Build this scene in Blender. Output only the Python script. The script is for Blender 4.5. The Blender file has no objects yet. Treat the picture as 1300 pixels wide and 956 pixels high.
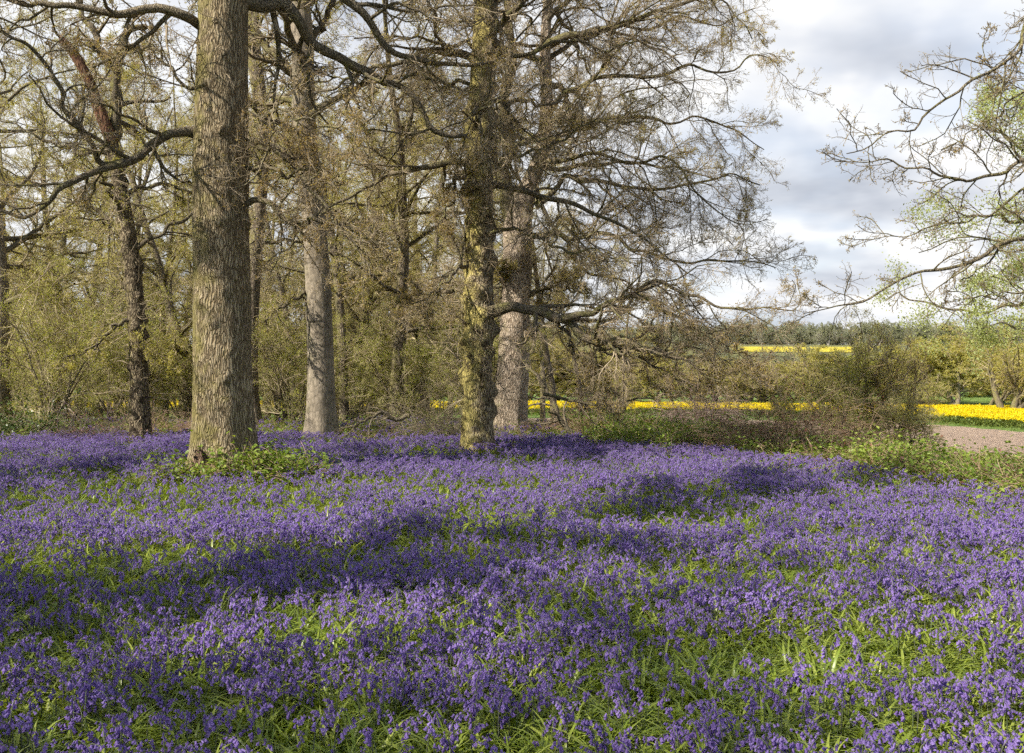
import bpy, math, random
import numpy as np

SEED = 7
rng = np.random.default_rng(SEED)
random.seed(SEED)
scene = bpy.context.scene
COL = scene.collection

# ------------------------------------------------------------------ camera numbers
F = 1264.0          # focal length in photo pixels (35 mm on a 36 mm film back, 1300 px wide)
EYE = 1.9
HZ = 450.0          # horizon row


def P(px, py, d):
    """photo pixel + distance -> world point"""
    return np.array([(px - 650.0) / F * d, d, EYE - (py - HZ) / F * d])


def G(px, d):
    x = (px - 650.0) / F * d
    return np.array([x, d, float(terrain(x, d))])


# ------------------------------------------------------------------ noise
def _hash(ix, iy, seed):
    h = (ix.astype(np.int64) * 374761393 + iy.astype(np.int64) * 668265263 + seed * 1442695041) & 0xFFFFFFFF
    h = ((h ^ (h >> 13)) * 1274126177) & 0xFFFFFFFF
    h = h ^ (h >> 16)
    return (h & 0xFFFFFF) / float(0xFFFFFF)


def vnoise(x, y, seed=0):
    x = np.asarray(x, float); y = np.asarray(y, float)
    ix = np.floor(x); iy = np.floor(y)
    fx = x - ix; fy = y - iy
    fx = fx * fx * (3 - 2 * fx); fy = fy * fy * (3 - 2 * fy)
    a = _hash(ix, iy, seed); b = _hash(ix + 1, iy, seed)
    c = _hash(ix, iy + 1, seed); d = _hash(ix + 1, iy + 1, seed)
    return (a * (1 - fx) + b * fx) * (1 - fy) + (c * (1 - fx) + d * fx) * fy


def fbm(x, y, seed=0, octaves=3):
    t = 0; amp = 1; s = 0
    for o in range(octaves):
        t = t + amp * vnoise(x * 2 ** o, y * 2 ** o, seed + o * 17)
        s += amp; amp *= 0.5
    return t / s


def smooth(a, b, x):
    t = np.clip((x - a) / (b - a), 0, 1)
    return t * t * (3 - 2 * t)


def edge_s(x, y):
    """distance outside the wood's edge (negative inside the wood)"""
    x = np.asarray(x, float); y = np.asarray(y, float)
    s2 = ((x - 6.5) * 12 + (y - 11) * 5.5) / 13.2 - 1.5
    s1 = y - 25
    m = np.maximum(s1, s2)
    return m


def terrain(x, y):
    s = np.maximum(edge_s(x, y), 0)
    # soften the shoulder of the bank
    drop = -3.65 * (1 - np.exp(-(s ** 2 / (s + 2.0)) / 24.0))
    far = 12.0 * smooth(140, 700, y) * np.where(y > 0, 1, 0)
    near = 0.10 * (fbm(np.asarray(x) / 3.1, np.asarray(y) / 3.1, 5, 2) - 0.5)
    return drop + far + near


# ------------------------------------------------------------------ mesh helpers
def mesh_np(name, verts, faces, mats=(), mat_idx=None, smooth_shade=True, attrs=None):
    """faces: list of (M,k) int arrays"""
    me = bpy.data.meshes.new(name)
    verts = np.ascontiguousarray(verts, dtype=np.float32)
    me.vertices.add(len(verts))
    me.vertices.foreach_set('co', verts.ravel())
    loops = np.concatenate([f.ravel() for f in faces]).astype(np.int32)
    counts = np.concatenate([np.full(len(f), f.shape[1], np.int32) for f in faces])
    starts = np.concatenate([[0], np.cumsum(counts)[:-1]]).astype(np.int32)
    me.loops.add(len(loops))
    me.loops.foreach_set('vertex_index', loops)
    me.polygons.add(len(counts))
    me.polygons.foreach_set('loop_start', starts)
    if mat_idx is not None:
        me.polygons.foreach_set('material_index', np.asarray(mat_idx, np.int32))
    me.polygons.foreach_set('use_smooth', np.full(len(counts), smooth_shade))
    for m in mats:
        me.materials.append(m)
    me.update(calc_edges=True)
    return me


class MB:
    """collects vertex / face arrays, with one material slot per add"""
    def __init__(s):
        s.v = []; s.q = []; s.t = []; s.qm = []; s.tm = []; s.n = 0

    def add(s, v, q=None, t=None, m=0):
        v = np.asarray(v, float).reshape(-1, 3)
        if q is not None and len(q):
            q = np.asarray(q); s.q.append(q + s.n); s.qm.append(np.full(len(q), m))
        if t is not None and len(t):
            t = np.asarray(t); s.t.append(t + s.n); s.tm.append(np.full(len(t), m))
        s.v.append(v); s.n += len(v)
        return s

    def mesh(s, name, mats, smooth_shade=True, origin=(0, 0, 0)):
        v = np.concatenate(s.v) - np.asarray(origin)
        fs = []; mi = []
        if s.q:
            fs.append(np.concatenate(s.q)); mi.append(np.concatenate(s.qm))
        if s.t:
            fs.append(np.concatenate(s.t)); mi.append(np.concatenate(s.tm))
        return mesh_np(name, v, fs, mats, np.concatenate(mi), smooth_shade)


def link(name, me, parent=None, loc=None):
    o = bpy.data.objects.new(name, me)
    COL.objects.link(o)
    if parent is not None:
        o.parent = parent
    if loc is not None:
        o.location = loc
    return o


def tag(o, label=None, cat=None, group=None, kind=None):
    if label: o['label'] = label
    if cat: o['category'] = cat
    if group: o['group'] = group
    if kind: o['kind'] = kind
    return o


def thing(name, loc, label, cat, group=None):
    o = bpy.data.objects.new(name, None)
    o.empty_display_size = 0.3
    COL.objects.link(o)
    o.location = loc
    return tag(o, label, cat, group)


def copy_thing(root, loc, rotz=0.0, scale=1.0, label=None, group=None):
    r = root.copy(); COL.objects.link(r)
    r.location = loc; r.rotation_euler = (0, 0, rotz); r.scale = (scale,) * 3
    if label: r['label'] = label
    if group: r['group'] = group
    for ch in list(root.children):
        c = ch.copy(); COL.objects.link(c); c.parent = r
    return r


def tubes(PP, RR, sides, cap=False):
    """PP (N,K,3) RR (N,K) -> verts, quads"""
    N, K, _ = PP.shape
    T = np.empty_like(PP)
    T[:, 1:-1] = PP[:, 2:] - PP[:, :-2]
    T[:, 0] = PP[:, 1] - PP[:, 0]; T[:, -1] = PP[:, -1] - PP[:, -2]
    T /= np.linalg.norm(T, axis=2, keepdims=True) + 1e-9
    ov = PP[:, -1] - PP[:, 0]
    ov /= np.linalg.norm(ov, axis=1, keepdims=True) + 1e-9
    ref = np.where(np.abs(ov[:, 2:3]) > 0.7, np.array([[1.0, 0.13, 0.0]]), np.array([[0.07, 0.05, 1.0]]))
    ref = np.repeat(ref[:, None, :], K, 1)
    U = np.cross(T, ref); U /= np.linalg.norm(U, axis=2, keepdims=True) + 1e-9
    V = np.cross(T, U)
    a = np.arange(sides) / sides * 2 * np.pi
    ring = (PP[:, :, None, :] + RR[:, :, None, None] *
            (np.cos(a)[None, None, :, None] * U[:, :, None, :] + np.sin(a)[None, None, :, None] * V[:, :, None, :]))
    verts = ring.reshape(-1, 3)
    n = np.arange(N)[:, None, None]; k = np.arange(K - 1)[None, :, None]; s = np.arange(sides)[None, None, :]
    s2 = (s + 1) % sides
    base = n * K * sides
    q = np.stack([base + k * sides + s, base + k * sides + s2, base + (k + 1) * sides + s2, base + (k + 1) * sides + s], -1)
    return verts, q.reshape(-1, 4)


def resample(pts, K, jitter=0.0, r=None):
    pts = np.asarray(pts, float)
    seg = np.linalg.norm(np.diff(pts, axis=0), axis=1)
    t = np.concatenate([[0], np.cumsum(seg)]); t /= t[-1]
    # catmull-rom through the points
    out = []
    for u in np.linspace(0, 1, K):
        i = min(max(np.searchsorted(t, u, side='right') - 1, 0), len(pts) - 2)
        f = (u - t[i]) / max(t[i + 1] - t[i], 1e-9)
        p0 = pts[max(i - 1, 0)]; p1 = pts[i]; p2 = pts[i + 1]; p3 = pts[min(i + 2, len(pts) - 1)]
        out.append(0.5 * ((2 * p1) + (-p0 + p2) * f + (2 * p0 - 5 * p1 + 4 * p2 - p3) * f ** 2 + (-p0 + 3 * p1 - 3 * p2 + p3) * f ** 3))
    out = np.array(out)
    if jitter:
        out[1:-1] += rng.normal(0, jitter, out[1:-1].shape)
    return out


def grow(S, D, L, R0, R1, K, wander, up):
    S = np.asarray(S, float); D = np.asarray(D, float)
    N = len(S)
    d = D / (np.linalg.norm(D, axis=1, keepdims=True) + 1e-9)
    pts = [S]
    step = (L / K)[:, None]
    up = np.broadcast_to(np.asarray(up, float), (N,))
    for k in range(K):
        d = d + wander * rng.normal(0, 1, (N, 3))
        d[:, 2] += up
        d /= np.linalg.norm(d, axis=1, keepdims=True) + 1e-9
        pts.append(pts[-1] + d * step)
    PP = np.stack(pts, 1)
    t = np.linspace(0, 1, K + 1)[None, :]
    RR = R0[:, None] * (1 - t) + R1[:, None] * t
    return PP, RR


def spawn(PP, RR, n, t0, t1, ang, ratio, rr, K, wander, up, rmin=0.002, taper=0.45, flat=0.0, lmax=None):
    """children along every parent polyline"""
    N, K1, _ = PP.shape
    L = np.linalg.norm(np.diff(PP, axis=1), axis=2).sum(1)
    pid = np.repeat(np.arange(N), n)
    j = np.tile(np.arange(n), N)
    t = t0 + (t1 - t0) * (j + rng.random(N * n)) / n
    f = t * (K1 - 1); i = np.minimum(f.astype(int), K1 - 2); w = (f - i)[:, None]
    pos = PP[pid, i] * (1 - w) + PP[pid, i + 1] * w
    rad = RR[pid, i] * (1 - w[:, 0]) + RR[pid, i + 1] * w[:, 0]
    tan = PP[pid, i + 1] - PP[pid, i]
    tan /= np.linalg.norm(tan, axis=1, keepdims=True) + 1e-9
    rnd = rng.normal(0, 1, (N * n, 3)); rnd[:, 2] *= (1 - flat)
    perp = rnd - (rnd * tan).sum(1, keepdims=True) * tan
    perp /= np.linalg.norm(perp, axis=1, keepdims=True) + 1e-9
    a = np.radians(rng.normal(ang, ang * 0.25, N * n))[:, None]
    D = np.cos(a) * tan + np.sin(a) * perp
    Lc = L[pid] * ratio * (1.1 - 0.65 * t) * rng.uniform(0.55, 1.3, N * n)
    if lmax: Lc = np.minimum(Lc, lmax * rng.uniform(0.7, 1.0, len(Lc)))
    r0 = np.maximum(np.minimum(rad * rr, rad * 0.9), rmin)
    r1 = np.maximum(r0 * taper, rmin * 0.8)
    return grow(pos, D, Lc, r0, r1, K, wander, up)


def leaf_quads(pos, size, droop=0.3, fold=False, narrow=0.5):
    """one rhombic leaf face per position, randomly turned"""
    N = len(pos)
    a = rng.normal(0, 1, (N, 3)); a[:, 2] -= droop; a /= np.linalg.norm(a, axis=1, keepdims=True)
    b = rng.normal(0, 1, (N, 3)); b -= (a * b).sum(1, keepdims=True) * a; b /= np.linalg.norm(b, axis=1, keepdims=True)
    s = (size * rng.uniform(0.6, 1.35, N))[:, None]
    c = pos
    v = np.stack([c, c + a * s * 0.5 + b * s * narrow * .5, c + a * s, c + a * s * 0.5 - b * s * narrow * .5], 1).reshape(-1, 3)
    q = np.arange(N * 4).reshape(N, 4)
    return v, q


def pick_on(PP, n, jit=0.02, tmin=0.3):
    N, K1, _ = PP.shape
    p = rng.integers(0, N, n)
    f = (tmin + (1 - tmin) * rng.random(n)) * (K1 - 1); i = np.minimum(f.astype(int), K1 - 2); w = (f - i)[:, None]
    return PP[p, i] * (1 - w) + PP[p, i + 1] * w + rng.normal(0, jit, (n, 3))


# ------------------------------------------------------------------ materials
def new_mat(name):
    m = bpy.data.materials.new(name); m.use_nodes = True
    nt = m.node_tree; nt.nodes.clear()
    out = nt.nodes.new('ShaderNodeOutputMaterial')
    return m, nt, out


def N_(nt, typ, **kw):
    n = nt.nodes.new(typ)
    for k, v in kw.items():
        if k == 'ins':
            for a, b in v.items(): n.inputs[a].default_value = b
        else:
            setattr(n, k, v)
    return n


def ramp(nt, stops, interp='LINEAR'):
    r = nt.nodes.new('ShaderNodeValToRGB'); cr = r.color_ramp; cr.interpolation = interp
    while len(cr.elements) < len(stops): cr.elements.new(0.5)
    for e, (p, c) in zip(cr.elements, stops):
        e.position = p; e.color = (c[0], c[1], c[2], 1)
    return r


def mat_leafy(name, cols, rough=0.5, trans=0.35, spec=0.3, noise_scale=0.6, island=True, trans_tint=(1.25, 1.2, 0.6)):
    """foliage / petals: colour varied per leaf and by broad patches, with light passing through"""
    m, nt, out = new_mat(name); L = nt.links
    geo = N_(nt, 'ShaderNodeNewGeometry'); oi = N_(nt, 'ShaderNodeObjectInfo')
    no = N_(nt, 'ShaderNodeTexNoise', ins={'Scale': noise_scale, 'Detail': 2.0})
    L.new(geo.outputs['Position'], no.inputs['Vector'])
    mx = N_(nt, 'ShaderNodeMath', operation='ADD')
    L.new(geo.outputs['Random Per Island'] if island else oi.outputs['Random'], mx.inputs[0])
    L.new(no.outputs['Fac'], mx.inputs[1])
    ad = N_(nt, 'ShaderNodeMath', operation='ADD'); L.new(mx.outputs[0], ad.inputs[0]); L.new(oi.outputs['Random'], ad.inputs[1])
    mu = N_(nt, 'ShaderNodeMath', operation='MULTIPLY', ins={1: 0.36}); L.new(ad.outputs[0], mu.inputs[0])
    n = len(cols)
    r = ramp(nt, [(0.12 + 0.76 * i / (n - 1), c) for i, c in enumerate(cols)])
    L.new(mu.outputs[0], r.inputs['Fac'])
    bs = N_(nt, 'ShaderNodeBsdfPrincipled', ins={'Roughness': rough, 'Specular IOR Level': spec})
    L.new(r.outputs['Color'], bs.inputs['Base Color'])
    tr = N_(nt, 'ShaderNodeBsdfTranslucent')
    tm = N_(nt, 'ShaderNodeMix', data_type='RGBA', blend_type='MULTIPLY', ins={0: 1.0})
    tm.inputs[7].default_value = (*trans_tint, 1)
    L.new(r.outputs['Color'], tm.inputs[6]); L.new(tm.outputs[2], tr.inputs['Color'])
    ms = N_(nt, 'ShaderNodeMixShader', ins={0: trans})
    L.new(bs.outputs[0], ms.inputs[1]); L.new(tr.outputs[0], ms.inputs[2]); L.new(ms.outputs[0], out.inputs['Surface'])
    return m


def mat_bark(name, dark, mid, light, moss=None, moss_amt=0.5, ridge=26.0, stretch=0.16, bump=0.03, plate=True, moss_side=(-0.8, -0.3, 0.2), blotch=0.0, wobble=0.10):
    m, nt, out = new_mat(name); L = nt.links
    tc = N_(nt, 'ShaderNodeTexCoord')
    # break the straightness of the fissures
    wob = N_(nt, 'ShaderNodeTexNoise', ins={'Scale': 3.0, 'Detail': 3.0}); L.new(tc.outputs['Object'], wob.inputs['Vector'])
    wsc = N_(nt, 'ShaderNodeVectorMath', operation='SCALE', ins={'Scale': wobble}); L.new(wob.outputs['Color'], wsc.inputs[0])
    wad = N_(nt, 'ShaderNodeVectorMath', operation='ADD'); L.new(tc.outputs['Object'], wad.inputs[0]); L.new(wsc.outputs[0], wad.inputs[1])
    mp = N_(nt, 'ShaderNodeMapping'); mp.inputs['Scale'].default_value = (ridge, ridge, ridge * stretch)
    L.new(wad.outputs[0], mp.inputs['Vector'])
    vo = N_(nt, 'ShaderNodeTexVoronoi', feature='DISTANCE_TO_EDGE', ins={'Scale': 1.0, 'Randomness': 1.0})
    L.new(mp.outputs[0], vo.inputs['Vector'])
    fis = N_(nt, 'ShaderNodeMapRange', ins={1: 0.0, 2: 0.22}); L.new(vo.outputs['Distance'], fis.inputs[0])
    n2 = N_(nt, 'ShaderNodeTexNoise', ins={'Scale': 1.0, 'Detail': 6.0, 'Roughness': 0.7})
    mp2 = N_(nt, 'ShaderNodeMapping'); mp2.inputs['Scale'].default_value = (ridge * 1.2, ridge * 1.2, ridge * 0.5)
    L.new(tc.outputs['Object'], mp2.inputs['Vector']); L.new(mp2.outputs[0], n2.inputs['Vector'])
    hm = N_(nt, 'ShaderNodeMath', operation='MULTIPLY', ins={1: 0.65 if plate else 0.15}); L.new(fis.outputs[0], hm.inputs[0])
    hs = N_(nt, 'ShaderNodeMath', operation='MULTIPLY_ADD', ins={1: 0.55}); L.new(n2.outputs['Fac'], hs.inputs[0]); L.new(hm.outputs[0], hs.inputs[2])
    cr = ramp(nt, [(0.22 if plate else 0.1, dark), (0.55 if plate else 0.33, mid), (0.95 if plate else 0.6, light)]); L.new(hs.outputs[0], cr.inputs['Fac'])
    big = N_(nt, 'ShaderNodeTexNoise', ins={'Scale': 1.7, 'Detail': 4.0, 'Roughness': 0.65}); L.new(tc.outputs['Object'], big.inputs['Vector'])
    bv = N_(nt, 'ShaderNodeMapRange', ins={1: 0.3, 2: 0.7, 3: 0.72, 4: 1.2}); L.new(big.outputs['Fac'], bv.inputs[0])
    mul = N_(nt, 'ShaderNodeVectorMath', operation='SCALE'); L.new(cr.outputs['Color'], mul.inputs[0]); L.new(bv.outputs[0], mul.inputs['Scale'])
    colr = mul.outputs[0]
    if moss:
        geo = N_(nt, 'ShaderNodeNewGeometry')
        dt = N_(nt, 'ShaderNodeVectorMath', operation='DOT_PRODUCT'); dt.inputs[1].default_value = moss_side
        L.new(geo.outputs['Normal'], dt.inputs[0])
        nm = N_(nt, 'ShaderNodeTexNoise', ins={'Scale': 2.6, 'Detail': 6.0, 'Roughness': 0.75}); L.new(tc.outputs['Object'], nm.inputs['Vector'])
        ma = N_(nt, 'ShaderNodeMath', operation='MULTIPLY_ADD', ins={1: 0.22}); L.new(dt.outputs['Value'], ma.inputs[0]); L.new(nm.outputs['Fac'], ma.inputs[2])
        mr = N_(nt, 'ShaderNodeMapRange', ins={1: 0.72 - 0.3 * moss_amt, 2: 0.9 - 0.3 * moss_amt, 3: 0.0, 4: 0.85}); L.new(ma.outputs[0], mr.inputs[0])
        mm = N_(nt, 'ShaderNodeMath', operation='MULTIPLY'); L.new(mr.outputs[0], mm.inputs[0])
        f3 = N_(nt, 'ShaderNodeMapRange', ins={1: 0.0, 2: 1.0, 3: 0.45, 4: 1.0}); L.new(hs.outputs[0], f3.inputs[0]); L.new(f3.outputs[0], mm.inputs[1])
        mix = N_(nt, 'ShaderNodeMix', data_type='RGBA'); mix.inputs[7].default_value = (*moss, 1)
        L.new(mm.outputs[0], mix.inputs[0]); L.new(colr, mix.inputs[6]); colr = mix.outputs[2]
    if blotch:
        nb = N_(nt, 'ShaderNodeTexNoise', ins={'Scale': 5.5, 'Detail': 5.0, 'Roughness': 0.7, 'Distortion': 0.6}); L.new(tc.outputs['Object'], nb.inputs['Vector'])
        br_ = N_(nt, 'ShaderNodeMapRange', ins={1: 0.50, 2: 0.62, 3: 0.0, 4: blotch}); L.new(nb.outputs['Fac'], br_.inputs[0])
        mixb = N_(nt, 'ShaderNodeMix', data_type='RGBA'); mixb.inputs[7].default_value = (*dark, 1)
        L.new(br_.outputs[0], mixb.inputs[0]); L.new(colr, mixb.inputs[6]); colr = mixb.outputs[2]
    bs = N_(nt, 'ShaderNodeBsdfPrincipled', ins={'Roughness': 0.9, 'Specular IOR Level': 0.15})
    L.new(colr, bs.inputs['Base Color'])
    bp = N_(nt, 'ShaderNodeBump', ins={'Strength': 0.9, 'Distance': bump}); L.new(hs.outputs[0], bp.inputs['Height']); L.new(bp.outputs[0], bs.inputs['Normal'])
    L.new(bs.outputs[0], out.inputs['Surface'])
    return m


def mat_twig(name, a, b, c=None, scale=1.3):
    m, nt, out = new_mat(name); L = nt.links
    geo = N_(nt, 'ShaderNodeNewGeometry')
    no = N_(nt, 'ShaderNodeTexNoise', ins={'Scale': scale, 'Detail': 4.0, 'Roughness': 0.7}); L.new(geo.outputs['Position'], no.inputs['Vector'])
    r = ramp(nt, [(0.33, a), (0.52, b), (0.7, c or b)]); L.new(no.outputs['Fac'], r.inputs['Fac'])
    bs = N_(nt, 'ShaderNodeBsdfPrincipled', ins={'Roughness': 0.85, 'Specular IOR Level': 0.2})
    L.new(r.outputs['Color'], bs.inputs['Base Color']); L.new(bs.outputs[0], out.inputs['Surface'])
    return m


def mat_ground(name, stops, scale=3.0, bump=0.04, bscale=14.0, rough=0.95):
    m, nt, out = new_mat(name); L = nt.links
    geo = N_(nt, 'ShaderNodeNewGeometry')
    no = N_(nt, 'ShaderNodeTexNoise', ins={'Scale': scale, 'Detail': 8.0, 'Roughness': 0.7}); L.new(geo.outputs['Position'], no.inputs['Vector'])
    r = ramp(nt, stops); L.new(no.outputs['Fac'], r.inputs['Fac'])
    nb = N_(nt, 'ShaderNodeTexNoise', ins={'Scale': bscale, 'Detail': 6.0, 'Roughness': 0.7}); L.new(geo.outputs['Position'], nb.inputs['Vector'])
    bs = N_(nt, 'ShaderNodeBsdfPrincipled', ins={'Roughness': rough, 'Specular IOR Level': 0.1})
    bp = N_(nt, 'ShaderNodeBump', ins={'Strength': 1.0, 'Distance': bump}); L.new(nb.outputs['Fac'], bp.inputs['Height']); L.new(bp.outputs[0], bs.inputs['Normal'])
    L.new(r.outputs['Color'], bs.inputs['Base Color']); L.new(bs.outputs[0], out.inputs['Surface'])
    return m


M_OAK = mat_bark('oak_bark', (0.07, 0.05, 0.028), (0.27, 0.205, 0.12), (0.45, 0.365, 0.235), moss=(0.26, 0.23, 0.06), moss_amt=0.5, ridge=34, stretch=0.085, bump=0.035, wobble=0.16, blotch=0.2)
M_OAKLIMB = mat_bark('oak_limb_bark', (0.05, 0.04, 0.028), (0.15, 0.12, 0.08), (0.30, 0.25, 0.17), moss=(0.20, 0.19, 0.05), moss_amt=0.5, ridge=40, stretch=0.4, bump=0.012)
M_SMOOTH = mat_bark('smooth_grey_bark', (0.09, 0.075, 0.055), (0.27, 0.225, 0.165), (0.44, 0.37, 0.28), moss=(0.26, 0.24, 0.12), moss_amt=0.2, ridge=14, stretch=0.45, bump=0.02, plate=False, blotch=0.5)
M_MOSSY = mat_bark('mossy_lumpy_bark', (0.045, 0.03, 0.018), (0.28, 0.215, 0.13), (0.52, 0.43, 0.28), moss=(0.60, 0.50, 0.14), moss_amt=0.85, ridge=34, stretch=0.2, bump=0.03, plate=True, blotch=0.85)
M_FLAKY = mat_bark('flaky_bark', (0.13, 0.09, 0.06), (0.44, 0.345, 0.25), (0.60, 0.49, 0.37), moss=(0.25, 0.23, 0.08), moss_amt=0.15, ridge=30, stretch=0.13, bump=0.035, wobble=0.22, blotch=0.12)
M_SNAPPED = mat_bark('knobbly_dark_bark', (0.035, 0.024, 0.016), (0.17, 0.13, 0.08), (0.38, 0.31, 0.2), moss=(0.34, 0.29, 0.09), moss_amt=0.3, ridge=34, stretch=0.2, bump=0.04, blotch=0.9)
M_STUMP = mat_bark('stump_bark', (0.05, 0.03, 0.02), (0.20, 0.13, 0.085), (0.34, 0.24, 0.16), moss=(0.2, 0.2, 0.05), moss_amt=0.3, ridge=40, stretch=0.15, bump=0.03)
M_BG = mat_bark('wood_bark', (0.07, 0.055, 0.04), (0.22, 0.175, 0.125), (0.36, 0.30, 0.22), moss=(0.26, 0.24, 0.07), moss_amt=0.55, ridge=26, stretch=0.2, bump=0.02, blotch=0.5)
M_DEADWOOD = mat_bark('dead_red_wood', (0.03, 0.018, 0.012), (0.13, 0.06, 0.035), (0.27, 0.15, 0.09), ridge=30, stretch=0.1, bump=0.02)
M_TWIG = mat_twig('twig_bark', (0.16, 0.12, 0.075), (0.37, 0.295, 0.195), (0.52, 0.43, 0.295))
M_TWIGPALE = mat_twig('pale_twig_bark', (0.12, 0.095, 0.06), (0.24, 0.195, 0.13), (0.34, 0.29, 0.2))
M_TWIGBG = mat_twig('wood_twig_bark', (0.26, 0.20, 0.11), (0.43, 0.35, 0.205), (0.54, 0.47, 0.28), scale=0.5)
M_TWIGPINK = mat_twig('pinkish_twig_bark', (0.18, 0.13, 0.10), (0.27, 0.205, 0.165), (0.34, 0.27, 0.21), scale=0.3)
M_BUD = mat_leafy('young_leaf', [(0.30, 0.19, 0.08), (0.42, 0.32, 0.10), (0.50, 0.44, 0.12)], trans=0.4)
M_BUDBG = mat_leafy('wood_young_leaf', [(0.32, 0.25, 0.08), (0.42, 0.38, 0.10), (0.54, 0.50, 0.13)], trans=0.4, noise_scale=0.25)
M_LEAFG = mat_leafy('shrub_young_leaf', [(0.22, 0.25, 0.045), (0.36, 0.38, 0.07), (0.52, 0.52, 0.11)], trans=0.45, noise_scale=0.35)
M_LEAFPALE = mat_leafy('pale_green_leaf', [(0.33, 0.38, 0.14), (0.43, 0.48, 0.19), (0.54, 0.58, 0.27)], trans=0.5)
M_OLIVE = mat_leafy('olive_young_leaf', [(0.34, 0.32, 0.09), (0.44, 0.43, 0.12), (0.55, 0.52, 0.16)], trans=0.45)
M_LEAFDK = mat_leafy('ivy_leaf', [(0.045, 0.075, 0.02), (0.08, 0.12, 0.03), (0.13, 0.17, 0.045)], trans=0.2, rough=0.35)
M_BRAMBLE = mat_leafy('bramble_leaf', [(0.10, 0.17, 0.022), (0.20, 0.28, 0.04), (0.36, 0.40, 0.08)], trans=0.35, rough=0.45)
M_STEMDEAD = mat_twig('dead_stem', (0.17, 0.105, 0.07), (0.36, 0.24, 0.155), (0.52, 0.40, 0.27), scale=3)
M_STEMPURP = mat_twig('purplish_brush', (0.07, 0.05, 0.055), (0.14, 0.10, 0.11), (0.22, 0.17, 0.16), scale=2)
M_DEADLEAF = mat_leafy('dead_brown_leaf', [(0.10, 0.045, 0.03), (0.17, 0.075, 0.05), (0.26, 0.15, 0.09)], trans=0.2)
M_BELL = mat_leafy('bluebell_petal', [(0.175, 0.10, 0.33), (0.26, 0.165, 0.46), (0.37, 0.265, 0.60)], trans=0.35, rough=0.55, noise_scale=0.8, trans_tint=(1.0, 0.95, 1.15))
M_BSTEM = mat_leafy('bluebell_stem', [(0.10, 0.13, 0.05), (0.13, 0.16, 0.07), (0.16, 0.15, 0.12)], trans=0.1)
M_BLEAF = mat_leafy('bluebell_leaf', [(0.10, 0.17, 0.02), (0.24, 0.31, 0.035), (0.46, 0.51, 0.10)], trans=0.35, rough=0.36, spec=0.5, noise_scale=0.7)
M_RAPE = mat_leafy('rape_blossom', [(0.74, 0.55, 0.006), (0.80, 0.62, 0.008), (0.84, 0.68, 0.015)], trans=0.3, trans_tint=(1, 1, 0.8), noise_scale=0.15)
M_RAPESTEM = mat_leafy('rape_stem', [(0.12, 0.17, 0.04), (0.18, 0.22, 0.05)], trans=0.3)
M_GRASS = mat_leafy('grass_blade', [(0.10, 0.16, 0.03), (0.16, 0.24, 0.05), (0.24, 0.32, 0.08)], trans=0.3)
M_GROUND = mat_ground('woodland_ground', [(0.35, (0.035, 0.03, 0.015)), (0.5, (0.06, 0.065, 0.022)), (0.65, (0.10, 0.10, 0.03))])
M_SOIL = mat_ground('ploughed_soil', [(0.33, (0.27, 0.185, 0.13)), (0.5, (0.43, 0.315, 0.23)), (0.66, (0.56, 0.43, 0.325))], scale=2.4, bump=0.3, bscale=4.5)
M_MARGIN = mat_ground('field_margin_grass', [(0.3, (0.10, 0.16, 0.04)), (0.55, (0.17, 0.25, 0.06)), (0.7, (0.26, 0.28, 0.10))], scale=1.0, bump=0.1)
M_FARFIELD = mat_ground('far_rape_field', [(0.36, (0.34, 0.33, 0.06)), (0.5, (0.60, 0.48, 0.05)), (0.68, (0.66, 0.54, 0.06))], scale=0.09, bump=0.2)
M_FARGREEN = mat_ground('far_pasture', [(0.3, (0.15, 0.16, 0.06)), (0.6, (0.22, 0.21, 0.09)), (0.8, (0.28, 0.24, 0.12))], scale=0.05, bump=0.2)

# ------------------------------------------------------------------ setting: ground sheets
def axis(fine_lo, fine_hi, step, far_lo, far_hi):
    mid = np.arange(fine_lo, fine_hi + 1e-6, step)
    up = [fine_hi]; g = step
    while up[-1] < far_hi: g *= 1.22; up.append(up[-1] + g)
    dn = [fine_lo]; g = step
    while dn[-1] > far_lo: g *= 1.22; dn.append(dn[-1] - g)
    return np.array(dn[1:][::-1] + list(mid) + up[1:])


GX = axis(-60, 75, 0.9, -2600, 2600)
GY = axis(-12, 115, 0.9, -400, 3200)
XX, YY = np.meshgrid(GX, GY, indexing='ij')
ZZ = terrain(XX, YY)
nx, ny = XX.shape
gid = np.arange(nx * ny).reshape(nx, ny)
gq = np.stack([gid[:-1, :-1], gid[1:, :-1], gid[1:, 1:], gid[:-1, 1:]], -1).reshape(-1, 4)
gv = np.stack([XX, YY, ZZ], -1).reshape(-1, 3)
tag(link('ground', mesh_np('ground', gv, [gq], [M_GROUND])), 'brown and green woodland floor under the bluebells', 'ground', kind='structure')


def rape_near(x):
    return np.interp(x, [-90, -40, 13.4, 24, 30, 33.4, 45, 70], [88, 87, 85, 80, 74, 65, 55, 45])


def rape_far(x):
    return np.interp(x, [-90, 0, 30, 40, 60, 90], [98, 97, 91, 87, 84, 84])


def subset(name, maskf, mat, lift, label, cat):
    c = gv[gq].mean(1)
    k = maskf(c[:, 0], c[:, 1])
    q = gq[k]; u, inv = np.unique(q, return_inverse=True)
    v = gv[u].copy(); v[:, 2] += lift
    o = link(name, mesh_np(name, v, [inv.reshape(-1, 4)], [mat]))
    return tag(o, label, cat, kind='structure')


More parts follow.
